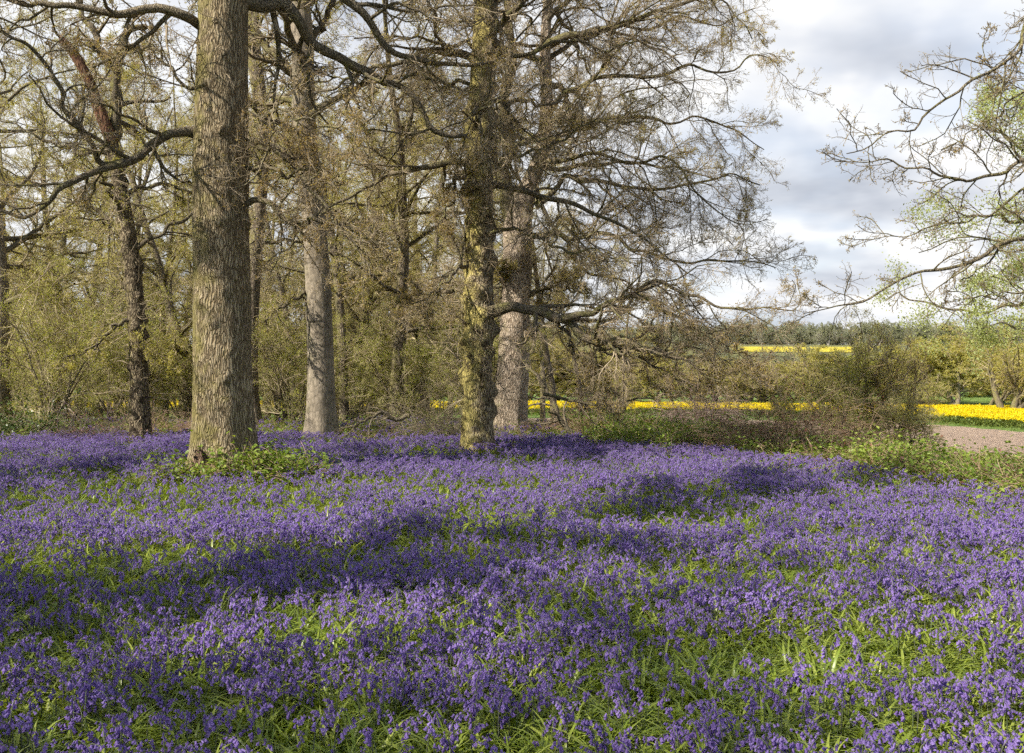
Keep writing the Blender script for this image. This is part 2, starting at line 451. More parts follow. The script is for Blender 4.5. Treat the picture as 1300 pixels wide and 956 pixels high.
subset('ploughed_field', lambda x, y: (edge_s(x, y) > 4.0) & (y < rape_near(x) - 5) & (x > -2) & (x < 75) & (y > -10), M_SOIL, 0.012,
       'bare pinkish brown ploughed soil beyond the bramble bank', 'ploughed field')
subset('field_margin', lambda x, y: (y >= rape_near(x) - 5) & (y < rape_far(x) + 60) & (x > -60) & (x < 110), M_MARGIN, 0.008,
       'green grass strip along the edge of the rape field', 'grass margin')
# pasture across the valley and the far yellow field on the rise
def patch(name, x0, x1, y0, y1, mat, lift, label, cat, slant=0.0):
    xs = np.linspace(x0, x1, 60); ys = np.linspace(0, 1, 40)
    X, T = np.meshgrid(xs, ys, indexing='ij')
    Y = y0 + (y1 - y0) * T + slant * (X - x0) + 4 * np.sin(X / 31.0)
    if name == 'hillside_field':
        X = X * Y / y0
        edge = np.minimum(T, 1 - T) * 2
        Y = Y + (1 - edge) * 26 * (fbm(X / 9.0, T * 3, 4, 3) - .5)
        X = X + (np.abs(X - X.mean(0)) > 40) * 14 * (fbm(Y / 8.0, T * 5, 6, 2) - .5)
    Z = terrain(X, Y) + lift
    ids = np.arange(X.size).reshape(X.shape)
    q = np.stack([ids[:-1, :-1], ids[1:, :-1], ids[1:, 1:], ids[:-1, 1:]], -1).reshape(-1, 4)
    return tag(link(name, mesh_np(name, np.stack([X, Y, Z], -1).reshape(-1, 3), [q], [mat])), label, cat, kind='structure')


patch('pasture', -300, 420, 170, 640, M_FARGREEN, 0.35, 'green pasture across the shallow valley', 'pasture')
patch('hillside_field', 98, 232, 425, 515, M_FARFIELD, 0.6, 'yellow rape field on the far rise below the treeline', 'field')

# ------------------------------------------------------------------ scattering with geometry nodes (stuff only)
def make_source(name, meshes):
    c = bpy.data.collections.new(name)
    for i, me in enumerate(meshes):
        o = bpy.data.objects.new('%s_%02d' % (name, i), me)
        c.objects.link(o)
    return c


def scatter(name, pts, rot, scl, idx, source, label, cat):
    me = bpy.data.meshes.new(name)
    n = len(pts)
    me.vertices.add(n); me.vertices.foreach_set('co', np.ascontiguousarray(pts, np.float32).ravel())
    a = me.attributes.new('rot', 'FLOAT_VECTOR', 'POINT'); a.data.foreach_set('vector', np.ascontiguousarray(rot, np.float32).ravel())
    a = me.attributes.new('scl', 'FLOAT', 'POINT'); a.data.foreach_set('value', np.ascontiguousarray(scl, np.float32))
    a = me.attributes.new('idx', 'INT', 'POINT'); a.data.foreach_set('value', np.ascontiguousarray(idx, np.int32))
    o = link(name, me)
    ng = bpy.data.node_groups.new(name + '_nodes', 'GeometryNodeTree')
    ng.interface.new_socket('Geometry', in_out='INPUT', socket_type='NodeSocketGeometry')
    ng.interface.new_socket('Geometry', in_out='OUTPUT', socket_type='NodeSocketGeometry')
    gi = ng.nodes.new('NodeGroupInput'); go = ng.nodes.new('NodeGroupOutput')
    ci = ng.nodes.new('GeometryNodeCollectionInfo')
    ci.inputs['Collection'].default_value = source
    ci.inputs['Separate Children'].default_value = True
    ci.inputs['Reset Children'].default_value = True
    ip = ng.nodes.new('GeometryNodeInstanceOnPoints')
    ip.inputs['Pick Instance'].default_value = True
    for an, typ, sock in (('rot', 'FLOAT_VECTOR', 'Rotation'), ('scl', 'FLOAT', 'Scale'), ('idx', 'INT', 'Instance Index')):
        na = ng.nodes.new('GeometryNodeInputNamedAttribute'); na.data_type = typ; na.inputs['Name'].default_value = an
        ng.links.new(na.outputs['Attribute'], ip.inputs[sock])
    ng.links.new(gi.outputs[0], ip.inputs['Points']); ng.links.new(ci.outputs[0], ip.inputs['Instance'])
    ng.links.new(ip.outputs[0], go.inputs[0])
    md = o.modifiers.new('scatter', 'NODES'); md.node_group = ng
    return tag(o, label, cat, kind='stuff')


def rots(n, tilt=0.12):
    return np.stack([rng.normal(0, tilt, n), rng.normal(0, tilt, n), rng.uniform(0, 2 * np.pi, n)], 1)


# ------------------------------------------------------------------ bluebell plants
def strap(p0, ang, L, w, lift, nseg=6):
    """a long arching strap leaf with a keel"""
    t = np.linspace(0, 1, nseg + 1)
    th = lift * (1 - t) + (lift - 1.5) * t        # rises then arches over
    dx = np.cos(th) * L / nseg; dz = np.sin(th) * L / nseg
    x = np.concatenate([[0], np.cumsum(dx[:-1])]); z = np.concatenate([[0], np.cumsum(dz[:-1])])
    ww = w * np.sin(np.pi * np.clip(t * 0.9 + 0.12, 0, 1)) ** 0.7; ww[-1] = 0.0008
    ca, sa = math.cos(ang), math.sin(ang)
    c = np.stack([p0[0] + x * ca, p0[1] + x * sa, p0[2] + z], 1)
    side = np.array([-sa, ca, 0])
    l = c + side * ww[:, None] + np.array([0, 0, 0.25]) * ww[:, None]
    r = c - side * ww[:, None] + np.array([0, 0, 0.25]) * ww[:, None]
    v = np.stack([l, c, r], 1).reshape(-1, 3)
    q = []
    for k in range(nseg):
        a = k * 3
        q += [(a, a + 1, a + 4, a + 3), (a + 1, a + 2, a + 5, a + 4)]
    return v, np.array(q)


def bell(center, direction, size, sides=6):
    d = np.asarray(direction, float); d /= np.linalg.norm(d)
    u = np.cross(d, [0.3, 0.9, 0.2]); u /= np.linalg.norm(u); w = np.cross(d, u)
    prof = [(0, 0.12), (0.22, 0.27), (0.78, 0.30), (1.0, 0.52)]
    a = np.arange(sides) / sides * 2 * np.pi
    vs = []
    for i, (t, r) in enumerate(prof):
        rr = np.full(sides, r)
        tt = np.full(sides, t)
        vs.append(center + size * (d[None] * tt[:, None] + rr[:, None] * (np.cos(a)[:, None] * u + np.sin(a)[:, None] * w)))
    v = np.concatenate(vs); q = []
    for k in range(len(prof) - 1):
        for s in range(sides):
            q.append((k * sides + s, k * sides + (s + 1) % sides, (k + 1) * sides + (s + 1) % sides, (k + 1) * sides + s))
    return v, np.array(q)


def bluebell(h, nb, sides=6, leaves=4, bsize=0.0195):
    """returns three MBs: stem, flowers, leaves"""
    st, fl, lf = MB(), MB(), MB()
    nod = random.uniform(0.05, 0.11)
    t = np.linspace(0, 1, 9)
    lean = random.uniform(-0.03, 0.03)
    x = lean * t + nod * np.clip((t - 0.6) / 0.4, 0, 1) ** 2
    z = h * (t - 0.2 * np.clip((t - 0.6) / 0.4, 0, 1) ** 2)
    pts = np.stack([x, np.zeros(9), z], 1)
    v, q = tubes(pts[None], np.linspace(0.0034, 0.0018, 9)[None], 4); st.add(v, q)
    for i in range(nb):
        f = 0.66 + 0.34 * (i / (nb - 1)); k = f * 8; j = min(int(k), 7); w = k - j
        c = pts[j] * (1 - w) + pts[j + 1] * w
        s = bsize * (1.0 - 0.45 * (i / (nb - 1)) ** 2)
        az = random.uniform(-1.5, 1.5)
        out_ = np.array([math.cos(az), math.sin(az), 0])
        c2 = c + out_ * random.uniform(.008, .017) + np.array([0, 0, 0.003])
        dd = out_ * random.uniform(0.35, 0.8) + np.array([0, 0, -1.0])
        v, q = bell(c2, dd, s, sides); fl.add(v, q)
    for i in range(leaves):
        a = random.uniform(0, 6.283)
        v, q = strap((0.008 * math.cos(a), 0.008 * math.sin(a), 0), a, random.uniform(0.2, 0.34), random.uniform(0.005, 0.009), random.uniform(1.0, 1.45), 5)
        lf.add(v, q)
    return st, fl, lf


def merged(ms, mats, name):
    mb = MB()
    for k, m in enumerate(ms):
        off = mb.n
        if m.q:
            mb.q += [q + off for q in m.q]; mb.qm += [np.full(len(q), k) for q in m.q]
        mb.v += m.v; mb.n += m.n
    return mb.mesh(name, mats)


bb_var = [bluebell(random.uniform(0.26, 0.38), random.randint(7, 10), 6, 3) for _ in range(8)]
src_bb = make_source('bluebell_source', [merged(b, [M_BSTEM, M_BELL, M_BLEAF], 'bluebell_plant') for b in bb_var])
bb_far = [bluebell(random.uniform(0.27, 0.38), random.randint(8, 10), 4, 2, 0.021) for _ in range(6)]
src_bbfar = make_source('bluebell_far_source', [merged(b, [M_BSTEM, M_BELL, M_BLEAF], 'bluebell_plant') for b in bb_far])


def tuft_mesh():
    mb = MB()
    for i in range(random.randint(9, 14)):
        a = random.uniform(0, 6.283); r = random.uniform(0, 0.05)
        v, q = strap((r * math.cos(a * 3), r * math.sin(a * 3), 0), a, random.uniform(0.2, 0.38), random.uniform(0.005, 0.010), random.uniform(0.75, 1.4), 6)
        mb.add(v, q)
    return mb.mesh('leaf_tuft', [M_BLEAF])


src_tuft = make_source('leaf_tuft_source', [tuft_mesh() for _ in range(6)])

# trunk footprints to keep clear: (x, y, r)
TRUNKS = []
GAPS = [(60, 700, 0.95), (210, 640, 0.5), (430, 770, 0.5), (890, 640, 0.6), (300, 600, 1.0), (640, 640, 0.55), (930, 800, 0.6), (560, 700, 0.3), (1090, 700, 0.5), (20, 790, 0.7), (700, 760, 0.5)]
GAPW = []
for (gx, gy, gr) in GAPS:
    d = 1.6 * F / (gy - HZ); GAPW.append(((gx - 650) / F * d, d, gr * d / 8.0))


def bell_density(x, y):
    n = fbm(x / 1.7, y / 1.1, 41, 3)
    n2 = fbm(x / 0.45, y / 0.45, 77, 2)
    m = smooth(0.30, 0.52, n) * 0.75 + 0.25
    m = m * (0.35 + 0.65 * smooth(0.3, 0.55, n2))
    for (a, b, r) in GAPW:
        m = m * (1 - 0.75 * np.exp(-(((x - a) / (r * 1.8)) ** 2 + ((y - b) / r) ** 2)))
    far = smooth(9, 14, y)
    m = m * (1 - far) + far * np.clip(m * 1.05 + 0.02, 0, 1)
    m = 0.92 * m * (0.72 + 0.28 * smooth(5.5, 10.5, y))
    return m


def bell_zone(x, y):
    s = edge_s(x, y) + 0.9 * (fbm(x / 1.3, y / 1.3, 9, 2) - 0.5)
    lim = np.where(x < 1.5, 21.0, 19.0 - 0.25 * (x - 1.5)) + 1.6 * (fbm(x / 2.2, x * 0 + 3, 12, 2) - 0.5)
    return (s < np.where(x > 3, -0.9, 0.1)) & (y < lim)


def scatter_pts(n, y0, y1, half=0.62, densf=None, zonef=None):
    y = np.sqrt(rng.uniform(y0 ** 2, y1 ** 2, n)); x = rng.uniform(-1, 1, n) * (half * y + 0.5)
    k = np.ones(n, bool)
    if zonef is not None: k &= zonef(x, y)
    if densf is not None: k &= rng.random(n) < densf(x, y)
    return np.stack([x[k], y[k]], 1)


def clear_trunks(p, pad=0.05):
    k = np.ones(len(p), bool)
    for (a, b, r) in TRUNKS:
        k &= ((p[:, 0] - a) ** 2 + (p[:, 1] - b) ** 2) > (r + pad) ** 2
    return p[k]


def z_on(p, dz=0.0):
    return np.column_stack([p, terrain(p[:, 0], p[:, 1]) + dz])

# ------------------------------------------------------------------ trees
def trunk_mesh(pts, radii, sides=40, rings=120, flare=0.35, flare_h=0.45, lobes=5, lumps=(), rough=0.03, seed=1, origin=(0, 0, 0), mat=None, name='trunk', butt=0.0, cuts=True):
    c = resample(pts, rings)
    seg = np.linalg.norm(np.diff(np.asarray(pts, float), axis=0), axis=1); tt = np.concatenate([[0], np.cumsum(seg)]); tt /= tt[-1]
    rad = np.interp(np.linspace(0, 1, rings), tt, radii)
    T = np.gradient(c, axis=0); T /= np.linalg.norm(T, axis=1, keepdims=True)
    u = np.cross(T, np.array([0.0, 1.0, 0.05])); u /= np.linalg.norm(u, axis=1, keepdims=True); w = np.cross(T, u)
    a = np.arange(sides) / sides * 2 * np.pi
    z = c[:, 2] - c[0, 2]
    A, Zm = np.meshgrid(a, z)
    n1 = fbm(np.cos(A) * 1.6 + Zm * 0.9 + 11, np.sin(A) * 1.6 - Zm * 0.35 + 3, seed, 3) - 0.5
    n2 = fbm(np.cos(A) * 5 + Zm * 2.5, np.sin(A) * 5 + Zm * 3.0, seed + 3, 2) - 0.5
    mult = 1 + 2.2 * rough * n1 + 1.2 * rough * n2
    fl = flare * np.exp(-np.maximum(Zm, 0) / flare_h)
    mult = mult + fl * (1 + 0.55 * np.sin(lobes * A + seed) * (1 if butt == 0 else butt))
    R = rad[:, None] * mult
    for (lz, la, amp, size) in lumps:
        da = np.angle(np.exp(1j * (A - abs(la))))
        g = np.exp(-(((Zm - lz) / size) ** 2 + (da * rad[:, None] / size) ** 2))
        R = R + amp * g
    v = c[:, None, :] + R[:, :, None] * (np.cos(A)[..., None] * u[:, None, :] + np.sin(A)[..., None] * w[:, None, :])
    ids = np.arange(rings * sides).reshape(rings, sides)
    q = np.stack([ids[:-1], np.roll(ids[:-1], -1, 1), np.roll(ids[1:], -1, 1), ids[1:]], -1).reshape(-1, 4)
    mb = MB(); mb.add(v.reshape(-1, 3) , q)
    return mb.mesh(name, [mat], origin=origin)


def hero_tree(name, label, base, trunk_pts, trunk_r, limbs, mats, crown_levels, leaf=None, trunk_kw=None, epic=0, cat='tree', group=None, extra_limbs=None, epic_len=0.6, epic_z=(0.8, 9.0), sub='branch'):
    """limbs: list of (pts, r0, r1); crown_levels: list of spawn kwargs"""
    mbark, mlimb, mtwig, mleaf = mats
    base = np.asarray(base, float)
    root = thing(name, base, label, cat, group)
    TRUNKS.append((base[0], base[1], trunk_r[0] * 1.05))
    kw = dict(trunk_kw or {})
    link('trunk', trunk_mesh(trunk_pts, trunk_r, origin=base, mat=mbark, **kw), root)
    K = 16
    PPl, RRl = [], []
    for i, (pts, r0, r1) in enumerate(limbs):
        p = resample(pts, K + 1, jitter=0.035)
        r = r0 + (r1 - r0) * np.linspace(0, 1, K + 1) ** 0.8
        r[0] *= 1.35; r[1] *= 1.1
        r = r * rng.uniform(0.9, 1.12, K + 1)
        PPl.append(p); RRl.append(r)
        ps = resample(p, 40); rs = np.interp(np.linspace(0, 1, 40), np.linspace(0, 1, K + 1), r)
        v, q = tubes(ps[None], rs[None], 10)
        mb = MB(); mb.add(v, q)
        link(sub, mb.mesh(sub, [mlimb], origin=base), root)
    PP = np.array(PPl); RR = np.array(RRl)
    if extra_limbs:      # automatic limbs, part of the crown
        tp = resample(trunk_pts, K + 1); tr = np.interp(np.linspace(0, 1, K + 1), np.linspace(0, 1, len(trunk_r)), trunk_r)
        p2, r2 = spawn(tp[None], tr[None], **extra_limbs)
        p2 = np.array([resample(a, K + 1) for a in p2]); r2 = np.array([np.interp(np.linspace(0, 1, K + 1), np.linspace(0, 1, len(b)), b) for b in r2])
    else:
        p2 = None
    mb = MB()
    if p2 is not None:
        v, q = tubes(p2, r2, 7); mb.add(v, q, m=1)
        PP = np.concatenate([PP, p2]); RR = np.concatenate([RR, r2])
    last = None
    for i, lv in enumerate(crown_levels):
        lv = dict(lv); sides = lv.pop('sides', 3)
        PP, RR = spawn(PP, RR, **lv)
        v, q = tubes(PP, RR, sides); mb.add(v, q, m=1 if i == 0 else 0)
        last = PP
    if epic:             # short twigs straight off the trunk
        tp = resample(trunk_pts, 60); tr = np.interp(np.linspace(0, 1, 60), np.linspace(0, 1, len(trunk_r)), trunk_r)
        zz = tp[:, 2] - base[2]
        ok = np.where((zz > epic_z[0]) & (zz < epic_z[1]))[0]
        i = rng.choice(ok, epic); a = rng.uniform(0, 2 * np.pi, epic)
        dirs = np.stack([np.cos(a), np.sin(a), rng.normal(0.1, 0.4, epic)], 1)
        pos = tp[i] + dirs * np.array([1, 1, 0]) * tr[i][:, None] * 0.9
        p, r = grow(pos, dirs, epic_len * rng.uniform(0.4, 1.5, epic), np.full(epic, 0.008), np.full(epic, 0.003), 5, 0.28, 0.03)
        v, q = tubes(p, r, 3); mb.add(v, q)
        p, r = spawn(p, r, 4, 0.2, 0.95, 50, 0.5, 0.6, 3, 0.25, 0.02, rmin=0.0022)
        v, q = tubes(p, r, 3); mb.add(v, q)
        last = np.concatenate([last, p[:, :, :]]) if last is not None and last.shape[1] == p.shape[1] else last
    link('crown', mb.mesh('crown', [mtwig, mlimb], origin=base), root)
    if leaf:
        pos = pick_on(last, leaf['n'], leaf.get('jit', 0.02)); v, q = leaf_quads(pos, leaf['size'], narrow=leaf.get('narrow', 0.55))
        mb = MB(); mb.add(v, q)
        link('leaves', mb.mesh('leaves', [mleaf], smooth_shade=False, origin=base), root)
    return root


def px(lst, d, dd=0.0):
    """picture polyline at distance d drifting by dd over its length"""
    n = len(lst)
    return np.array([P(a, b, d + dd * i / max(n - 1, 1)) for i, (a, b) in enumerate(lst)])


def auto_limbs(tp, tr, n, z0, z1, L, rise, az=None, r=0.09, sag=-0.02, wander=0.11):
    """n limbs from the trunk between heights z0..z1 as polylines"""
    tp = resample(tp, 80); out_ = []
    rr = np.interp(np.linspace(0, 1, 80), np.linspace(0, 1, len(tr)), tr)
    for i in range(n):
        z = z0 + (z1 - z0) * (i + random.random()) / n
        k = int(np.argmin(np.abs(tp[:, 2] - z)))
        a = (az[i % len(az)] if az else i * 2.4) + random.uniform(-0.35, 0.35)
        d = np.array([[math.cos(a), math.sin(a), rise + random.uniform(-0.15, 0.15)]])
        l = L * random.uniform(0.75, 1.15) * (1.1 - 0.45 * (z - z0) / max(z1 - z0, 0.1))
        p, _ = grow(tp[k][None], d, np.array([l]), np.array([1.0]), np.array([1.0]), 12, wander, sag)
        out_.append((p[0], min(r * random.uniform(0.7, 1.2), rr[k] * 0.6), 0.012))
    return out_


LV = lambda n1=9, n2=9, n3=7, n4=3, up=0.0, rm=0.003: [
    dict(n=n1, t0=0.12, t1=1.0, ang=50, ratio=0.42, rr=0.55, K=8, wander=0.22, up=up, rmin=0.008, taper=0.35, sides=5),
    dict(n=n2, t0=0.08, t1=1.0, ang=46, ratio=0.52, rr=0.5, K=6, wander=0.2, up=up, rmin=0.0045, sides=4),
    dict(n=n3, t0=0.08, t1=1.0, ang=42, ratio=0.55, rr=0.6, K=4, wander=0.18, up=up + .03, rmin=rm, sides=3),
    dict(n=n4, t0=0.15, t1=1.0, ang=38, ratio=0.6, rr=0.7, K=2, wander=0.15, up=up + .06, rmin=rm * 0.75, sides=3)]

# ---- 1 the big oak
D1 = 14.8
B1 = G(284, D1)
tr1 = [P(284, 590, D1), P(283, 500, D1), P(282, 400, D1), P(281, 300, D1), P(281, 200, D1), P(282, 100, D1), P(284, 0, D1), P(286, -140, D1 - .2), P(280, -320, D1 - .4), P(276, -520, D1 - .2), P(280, -760, D1)]
tr1[0][2] = B1[2] - 0.05
s = D1 / F
r1 = [38 * s, 36 * s, 35.5 * s, 34.5 * s, 34 * s, 32 * s, 31 * s, 29 * s, 24 * s, 17 * s, 7 * s]
limbs1 = [
    (px([(262, 176), (247, 172), (232, 166), (215, 171), (195, 184), (172, 200), (155, 206), (130, 212), (95, 232), (62, 252), (30, 275), (5, 268), (-40, 282)], D1, -1.2), 0.085, 0.02),
    (px([(160, 206), (134, 210), (118, 190), (100, 165), (82, 140), (74, 105), (50, 75), (25, 52), (0, 38), (-40, 15)], D1 - .5, -1.0), 0.05, 0.02),
    (px([(270, 40), (250, 30), (240, 25), (215, 15), (195, 12), (150, 17), (115, 10), (70, 5), (10, 0), (-60, -20)], D1, -1.0), 0.08, 0.02),
    (px([(296, -4), (318, 3), (340, 6), (362, 8), (384, 32), (400, 50), (418, 66), (448, 84), (478, 98), (508, 112), (532, 136), (560, 165), (592, 172)], D1, 1.4), 0.12, 0.03),
    (px([(296, -60), (340, -50), (390, -35), (434, -4), (452, 14), (470, 32), (488, 60), (512, 70), (545, 78), (575, 82), (610, 80), (640, 70)], D1, 1.0), 0.11, 0.02),
    (px([(300, 255), (320, 253), (335, 256), (350, 270), (366, 283), (385, 277), (408, 284), (435, 287), (470, 305), (490, 330)], D1, -0.5), 0.055, 0.012),
    (px([(300, 214), (318, 213), (336, 210), (356, 217), (380, 220), (400, 212), (430, 225)], D1, -0.6), 0.04, 0.01),
    (px([(300, 172), (320, 172), (340, 182), (366, 206), (390, 240), (420, 270), (450, 310), (470, 350)], D1, -0.8), 0.045, 0.012),
    (px([(300, 140), (330, 150), (350, 138), (380, 150), (420, 160), (450, 150)], D1, -1.2), 0.03, 0.01),
    (px([(265, 95), (245, 112), (225, 95), (205, 72), (180, 60), (140, 70)], D1, 0.8), 0.035, 0.01),
]
hi1 = auto_limbs(tr1, r1, 12, 7.8, 14.5, 7.0, 0.55, r=0.16)
rng = np.random.default_rng(11)
hero_tree('oak_tree', 'massive straight oak trunk with deeply ridged bark and leafy base, left of centre', B1, tr1, r1, limbs1 + hi1,
          (M_OAK, M_OAKLIMB, M_TWIG, M_BUD), LV(10, 8, 7, 3), leaf=dict(n=42000, size=0.03),
          trunk_kw=dict(sides=72, rings=420, flare=0.38, flare_h=0.5, rough=0.03, seed=4, lumps=[
              *[(z_, a_, .045, .085) for z_, a_ in ((3.2, -1.2), (3.9, -1.7), (4.55, -2.0), (5.4, -1.35), (6.3, -1.8), (2.4, -1.5), (1.6, -1.9), (2.7, -1.05))], (5.9, -1.2, 0.05, 0.10), (5.2, -1.8, 0.06, 0.07), (3.5, -1.4, 0.05, 0.09), (3.1, -1.6, 0.05, 0.1), (2.9, -1.9, 0.04, 0.1), (3.9, 3.0, 0.07, 0.09), (2.9, 3.05, 0.05, 0.07), (4.3, -1.9, 0.04, 0.06), (1.4, -1.3, 0.03, 0.06), (2.0, -2.1, 0.03, 0.05), (6.8, -1.5, 0.04, 0.07)]),
          epic=70, epic_len=0.5, epic_z=(3.5, 9))

# ---- 2 snapped leaning tree at left
D2 = 20.5; s = D2 / F; B2 = G(178, D2)
tr2 = [P(178, 560, D2), P(177, 500, D2), P(174, 420, D2), P(169, 350, D2), P(163, 300, D2), P(154, 250, D2), P(146, 205, D2), P(140, 175, D2)]
tr2[0][2] = B2[2] - .05
r2 = [13 * s, 11.5 * s, 11 * s, 10.5 * s, 10 * s, 9.5 * s, 9 * s, 7.5 * s]
limbs2 = [
    (px([(140, 190), (146, 165), (149, 140), (147, 110), (150, 80), (157, 50), (170, 38), (186, 35), (198, 37)], D2, 0), 7.5 * s, 3.5 * s),
    (px([(150, 130), (146, 95), (132, 70), (120, 45), (108, 20), (100, -20)], D2 + .4, .5), 6 * s, 3 * s),
    (px([(172, 408), (160, 408), (145, 415), (130, 428), (118, 440), (100, 448), (80, 455)], D2, -.8), 0.05, 0.012),
    (px([(176, 458), (190, 452), (205, 458), (218, 470)], D2, -.3), 0.03, 0.01),
    (px([(160, 290), (140, 280), (118, 262), (95, 262), (70, 250), (40, 262)], D2, 1.0), 0.05, 0.012),
]
hi2 = auto_limbs(tr2, r2, 5, 3.6, 6.2, 3.6, 0.35, r=0.06)
lump = [(z, random.uniform(0, 6.3), random.uniform(.03, .08), random.uniform(.06, .13)) for z in np.linspace(0.6, 5.8, 34)]
t2 = hero_tree('snapped_tree', 'leaning knobbly trunk with a snapped reddish top, left of the big oak', B2, tr2, r2, limbs2 + hi2,
               (M_SNAPPED, M_OAKLIMB, M_TWIG, M_BUDBG), LV(7, 7, 6, 3), leaf=dict(n=16000, size=0.035),
               trunk_kw=dict(sides=40, rings=200, flare=0.25, lumps=lump, rough=0.06, seed=9), epic=130, epic_len=0.5, epic_z=(.6, 6.5))
sn = trunk_mesh(px([(142, 180), (130, 150), (121, 125), (112, 100), (101, 80), (90, 63), (80, 52), (75, 44)], D2 - .1, -.2),
                [7.5 * s, 7.5 * s, 7 * s, 6.5 * s, 6.5 * s, 6 * s, 5 * s, 1.0 * s], sides=20, rings=60, flare=0, rough=0.1, seed=3, origin=B2, mat=M_DEADWOOD, name='snag')
o = link('snag', sn, t2); o['label'] = 'reddish brown snapped dead limb with a ragged tip'

# ---- 3 thin tree just behind the big oak
D3 = 25.0; s = D3 / F; B3 = G(319, D3)
tr3 = [P(320, 555, D3), P(318, 500, D3), P(318, 430, D3), P(322, 350, D3), P(328, 280, D3), P(333, 210, D3), P(330, 130, D3), P(322, 60, D3), P(318, -40, D3), P(320, -160, D3)]
tr3[0][2] = B3[2] - .05
r3 = [13 * s, 10 * s, 9.5 * s, 9 * s, 8 * s, 8 * s, 9 * s, 9 * s, 6 * s, 2 * s]
hero_tree('slender_tree', 'slender dark trunk standing close behind the right edge of the big oak', B3, tr3, r3, auto_limbs(tr3, r3, 9, 4.0, 11, 3.5, 0.4, r=0.07),
          (M_BG, M_OAKLIMB, M_TWIG, M_BUDBG), LV(7, 7, 5, 3), leaf=dict(n=14000, size=0.035), trunk_kw=dict(sides=28, rings=140, flare=0.3, rough=0.04, seed=21), epic=30)

# ---- 4 smooth grey trunk
D4 = 21.5; s = D4 / F; B4 = G(408, D4)
tr4 = [P(409, 556, D4), P(408, 520, D4), P(407, 460, D4), P(405, 400, D4), P(402, 330, D4), P(398, 270, D4), P(391, 215, D4), P(386, 160, D4), P(385, 100, D4), P(384, 50, D4), P(380, -10, D4), P(382, -120, D4), P(386, -300, D4)]
tr4[0][2] = B4[2] - .05
r4 = [20 * s, 18 * s, 16.5 * s, 16.5 * s, 15.5 * s, 15 * s, 14.5 * s, 15 * s, 14 * s, 14 * s, 13 * s, 10 * s, 4 * s]
limbs4 = [
    (px([(386, 110), (372, 95), (360, 82), (345, 68), (332, 50), (325, 20), (315, -20)], D4, .5), 7.5 * s, 3 * s),
    (px([(384, 170), (370, 165), (355, 158), (342, 152), (328, 135), (322, 110)], D4, -.4), 5 * s, 2 * s),
    (px([(392, 225), (372, 205), (355, 190), (335, 185), (322, 180)], D4, .4), 5 * s, 2 * s),
    (px([(390, 60), (402, 45), (412, 25), (422, 0), (432, -40)], D4, .6), 5 * s, 2.5 * s),
    (px([(396, 372), (385, 375), (374, 380), (362, 388), (345, 398), (330, 410)], D4, -.8), 3 * s, .8 * s),
]
hero_tree('smooth_tree', 'smooth pale grey trunk leaning slightly, right of the big oak', B4, tr4, r4, limbs4 + auto_limbs(tr4, r4, 9, 6.5, 13, 4.5, 0.5, r=0.09),
          (M_SMOOTH, M_OAKLIMB, M_TWIG, M_BUDBG), LV(7, 7, 6, 3), leaf=dict(n=20000, size=0.032), trunk_kw=dict(sides=40, rings=200, flare=0.35, flare_h=0.4, rough=0.025, seed=31,
          lumps=[(5.6, -2.0, .07, .12), (5.2, -.8, .05, .1), (3.2, -2.9, .05, .08)]), epic=14)

# ---- 6 forked flaky trunk behind the mossy one
D6 = 24.0; s = D6 / F; B6 = G(646, D6)
tr6 = [P(645, 552, D6), P(646, 520, D6), P(650, 480, D6), P(653, 430, D6), P(655, 380, D6), P(657, 330, D6), P(657, 290, D6), P(664, 255, D6), P(676, 225, D6), P(688, 190, D6), P(694, 130, D6), P(692, 60, D6), P(698, -40, D6), P(704, -160, D6)]
tr6[0][2] = B6[2] - .05
r6 = [24 * s, 23 * s, 21 * s, 19 * s, 18 * s, 18 * s, 18 * s, 15 * s, 10.5 * s, 9 * s, 8 * s, 7 * s, 5 * s, 2 * s]
limbs6 = [
    (px([(655, 285), (648, 262), (640, 240), (638, 218), (645, 190), (640, 140), (650, 80), (642, 10), (650, -80)], D6, .3), 10 * s, 3 * s),
    (px([(650, 342), (642, 343), (636, 345), (632, 344)], D6, -.5), 6 * s, 4.5 * s),
    (px([(672, 372), (684, 366), (700, 362), (722, 368), (742, 372)], D6, -.5), 5 * s, 2 * s),
    (px([(680, 262), (700, 240), (722, 225), (742, 232), (758, 228), (790, 236), (830, 238), (868, 236), (905, 226), (930, 221), (965, 235)], D6, -1.5), 6 * s, 1.5 * s),
    (px([(672, 300), (700, 296), (730, 300), (765, 298), (800, 312), (840, 328), (880, 334), (930, 330), (985, 340)], D6, -2.0), 5.5 * s, 1.2 * s),
    (px([(690, 190), (715, 170), (745, 160), (775, 150), (812, 148), (850, 160), (890, 150), (930, 165), (970, 190)], D6, 1.5), 5.5 * s, 1.2 * s),
    (px([(692, 150), (715, 120), (745, 105), (790, 95), (830, 100), (870, 85), (915, 95), (960, 70), (990, 85)], D6, -1.5), 5.5 * s, 1.2 * s),
    (px([(692, 90), (715, 60), (750, 45), (790, 30), (830, 35), (870, 20), (910, 30), (960, 10)], D6, 2), 5.5 * s, 1.2 * s),
    (px([(694, 30), (720, 0), (760, -20), (800, -25), (850, -30), (890, -10), (925, 10), (955, 50)], D6, -1), 5.5 * s, 1.2 * s),
    (px([(680, 240), (690, 270), (715, 300), (740, 340), (770, 352), (800, 365), (830, 380), (870, 400)], D6, -1.0), 4.5 * s, 1.2 * s),
    (px([(688, 200), (712, 205), (740, 195), (780, 200), (815, 205), (850, 200), (900, 260), (940, 285)], D6, -2.8), 4.5 * s, 1.2 * s),
    (px([(700, 296), (716, 280), (732, 300), (736, 330), (728, 350)], D6, -.8), 3.5 * s, 1.2 * s),
]
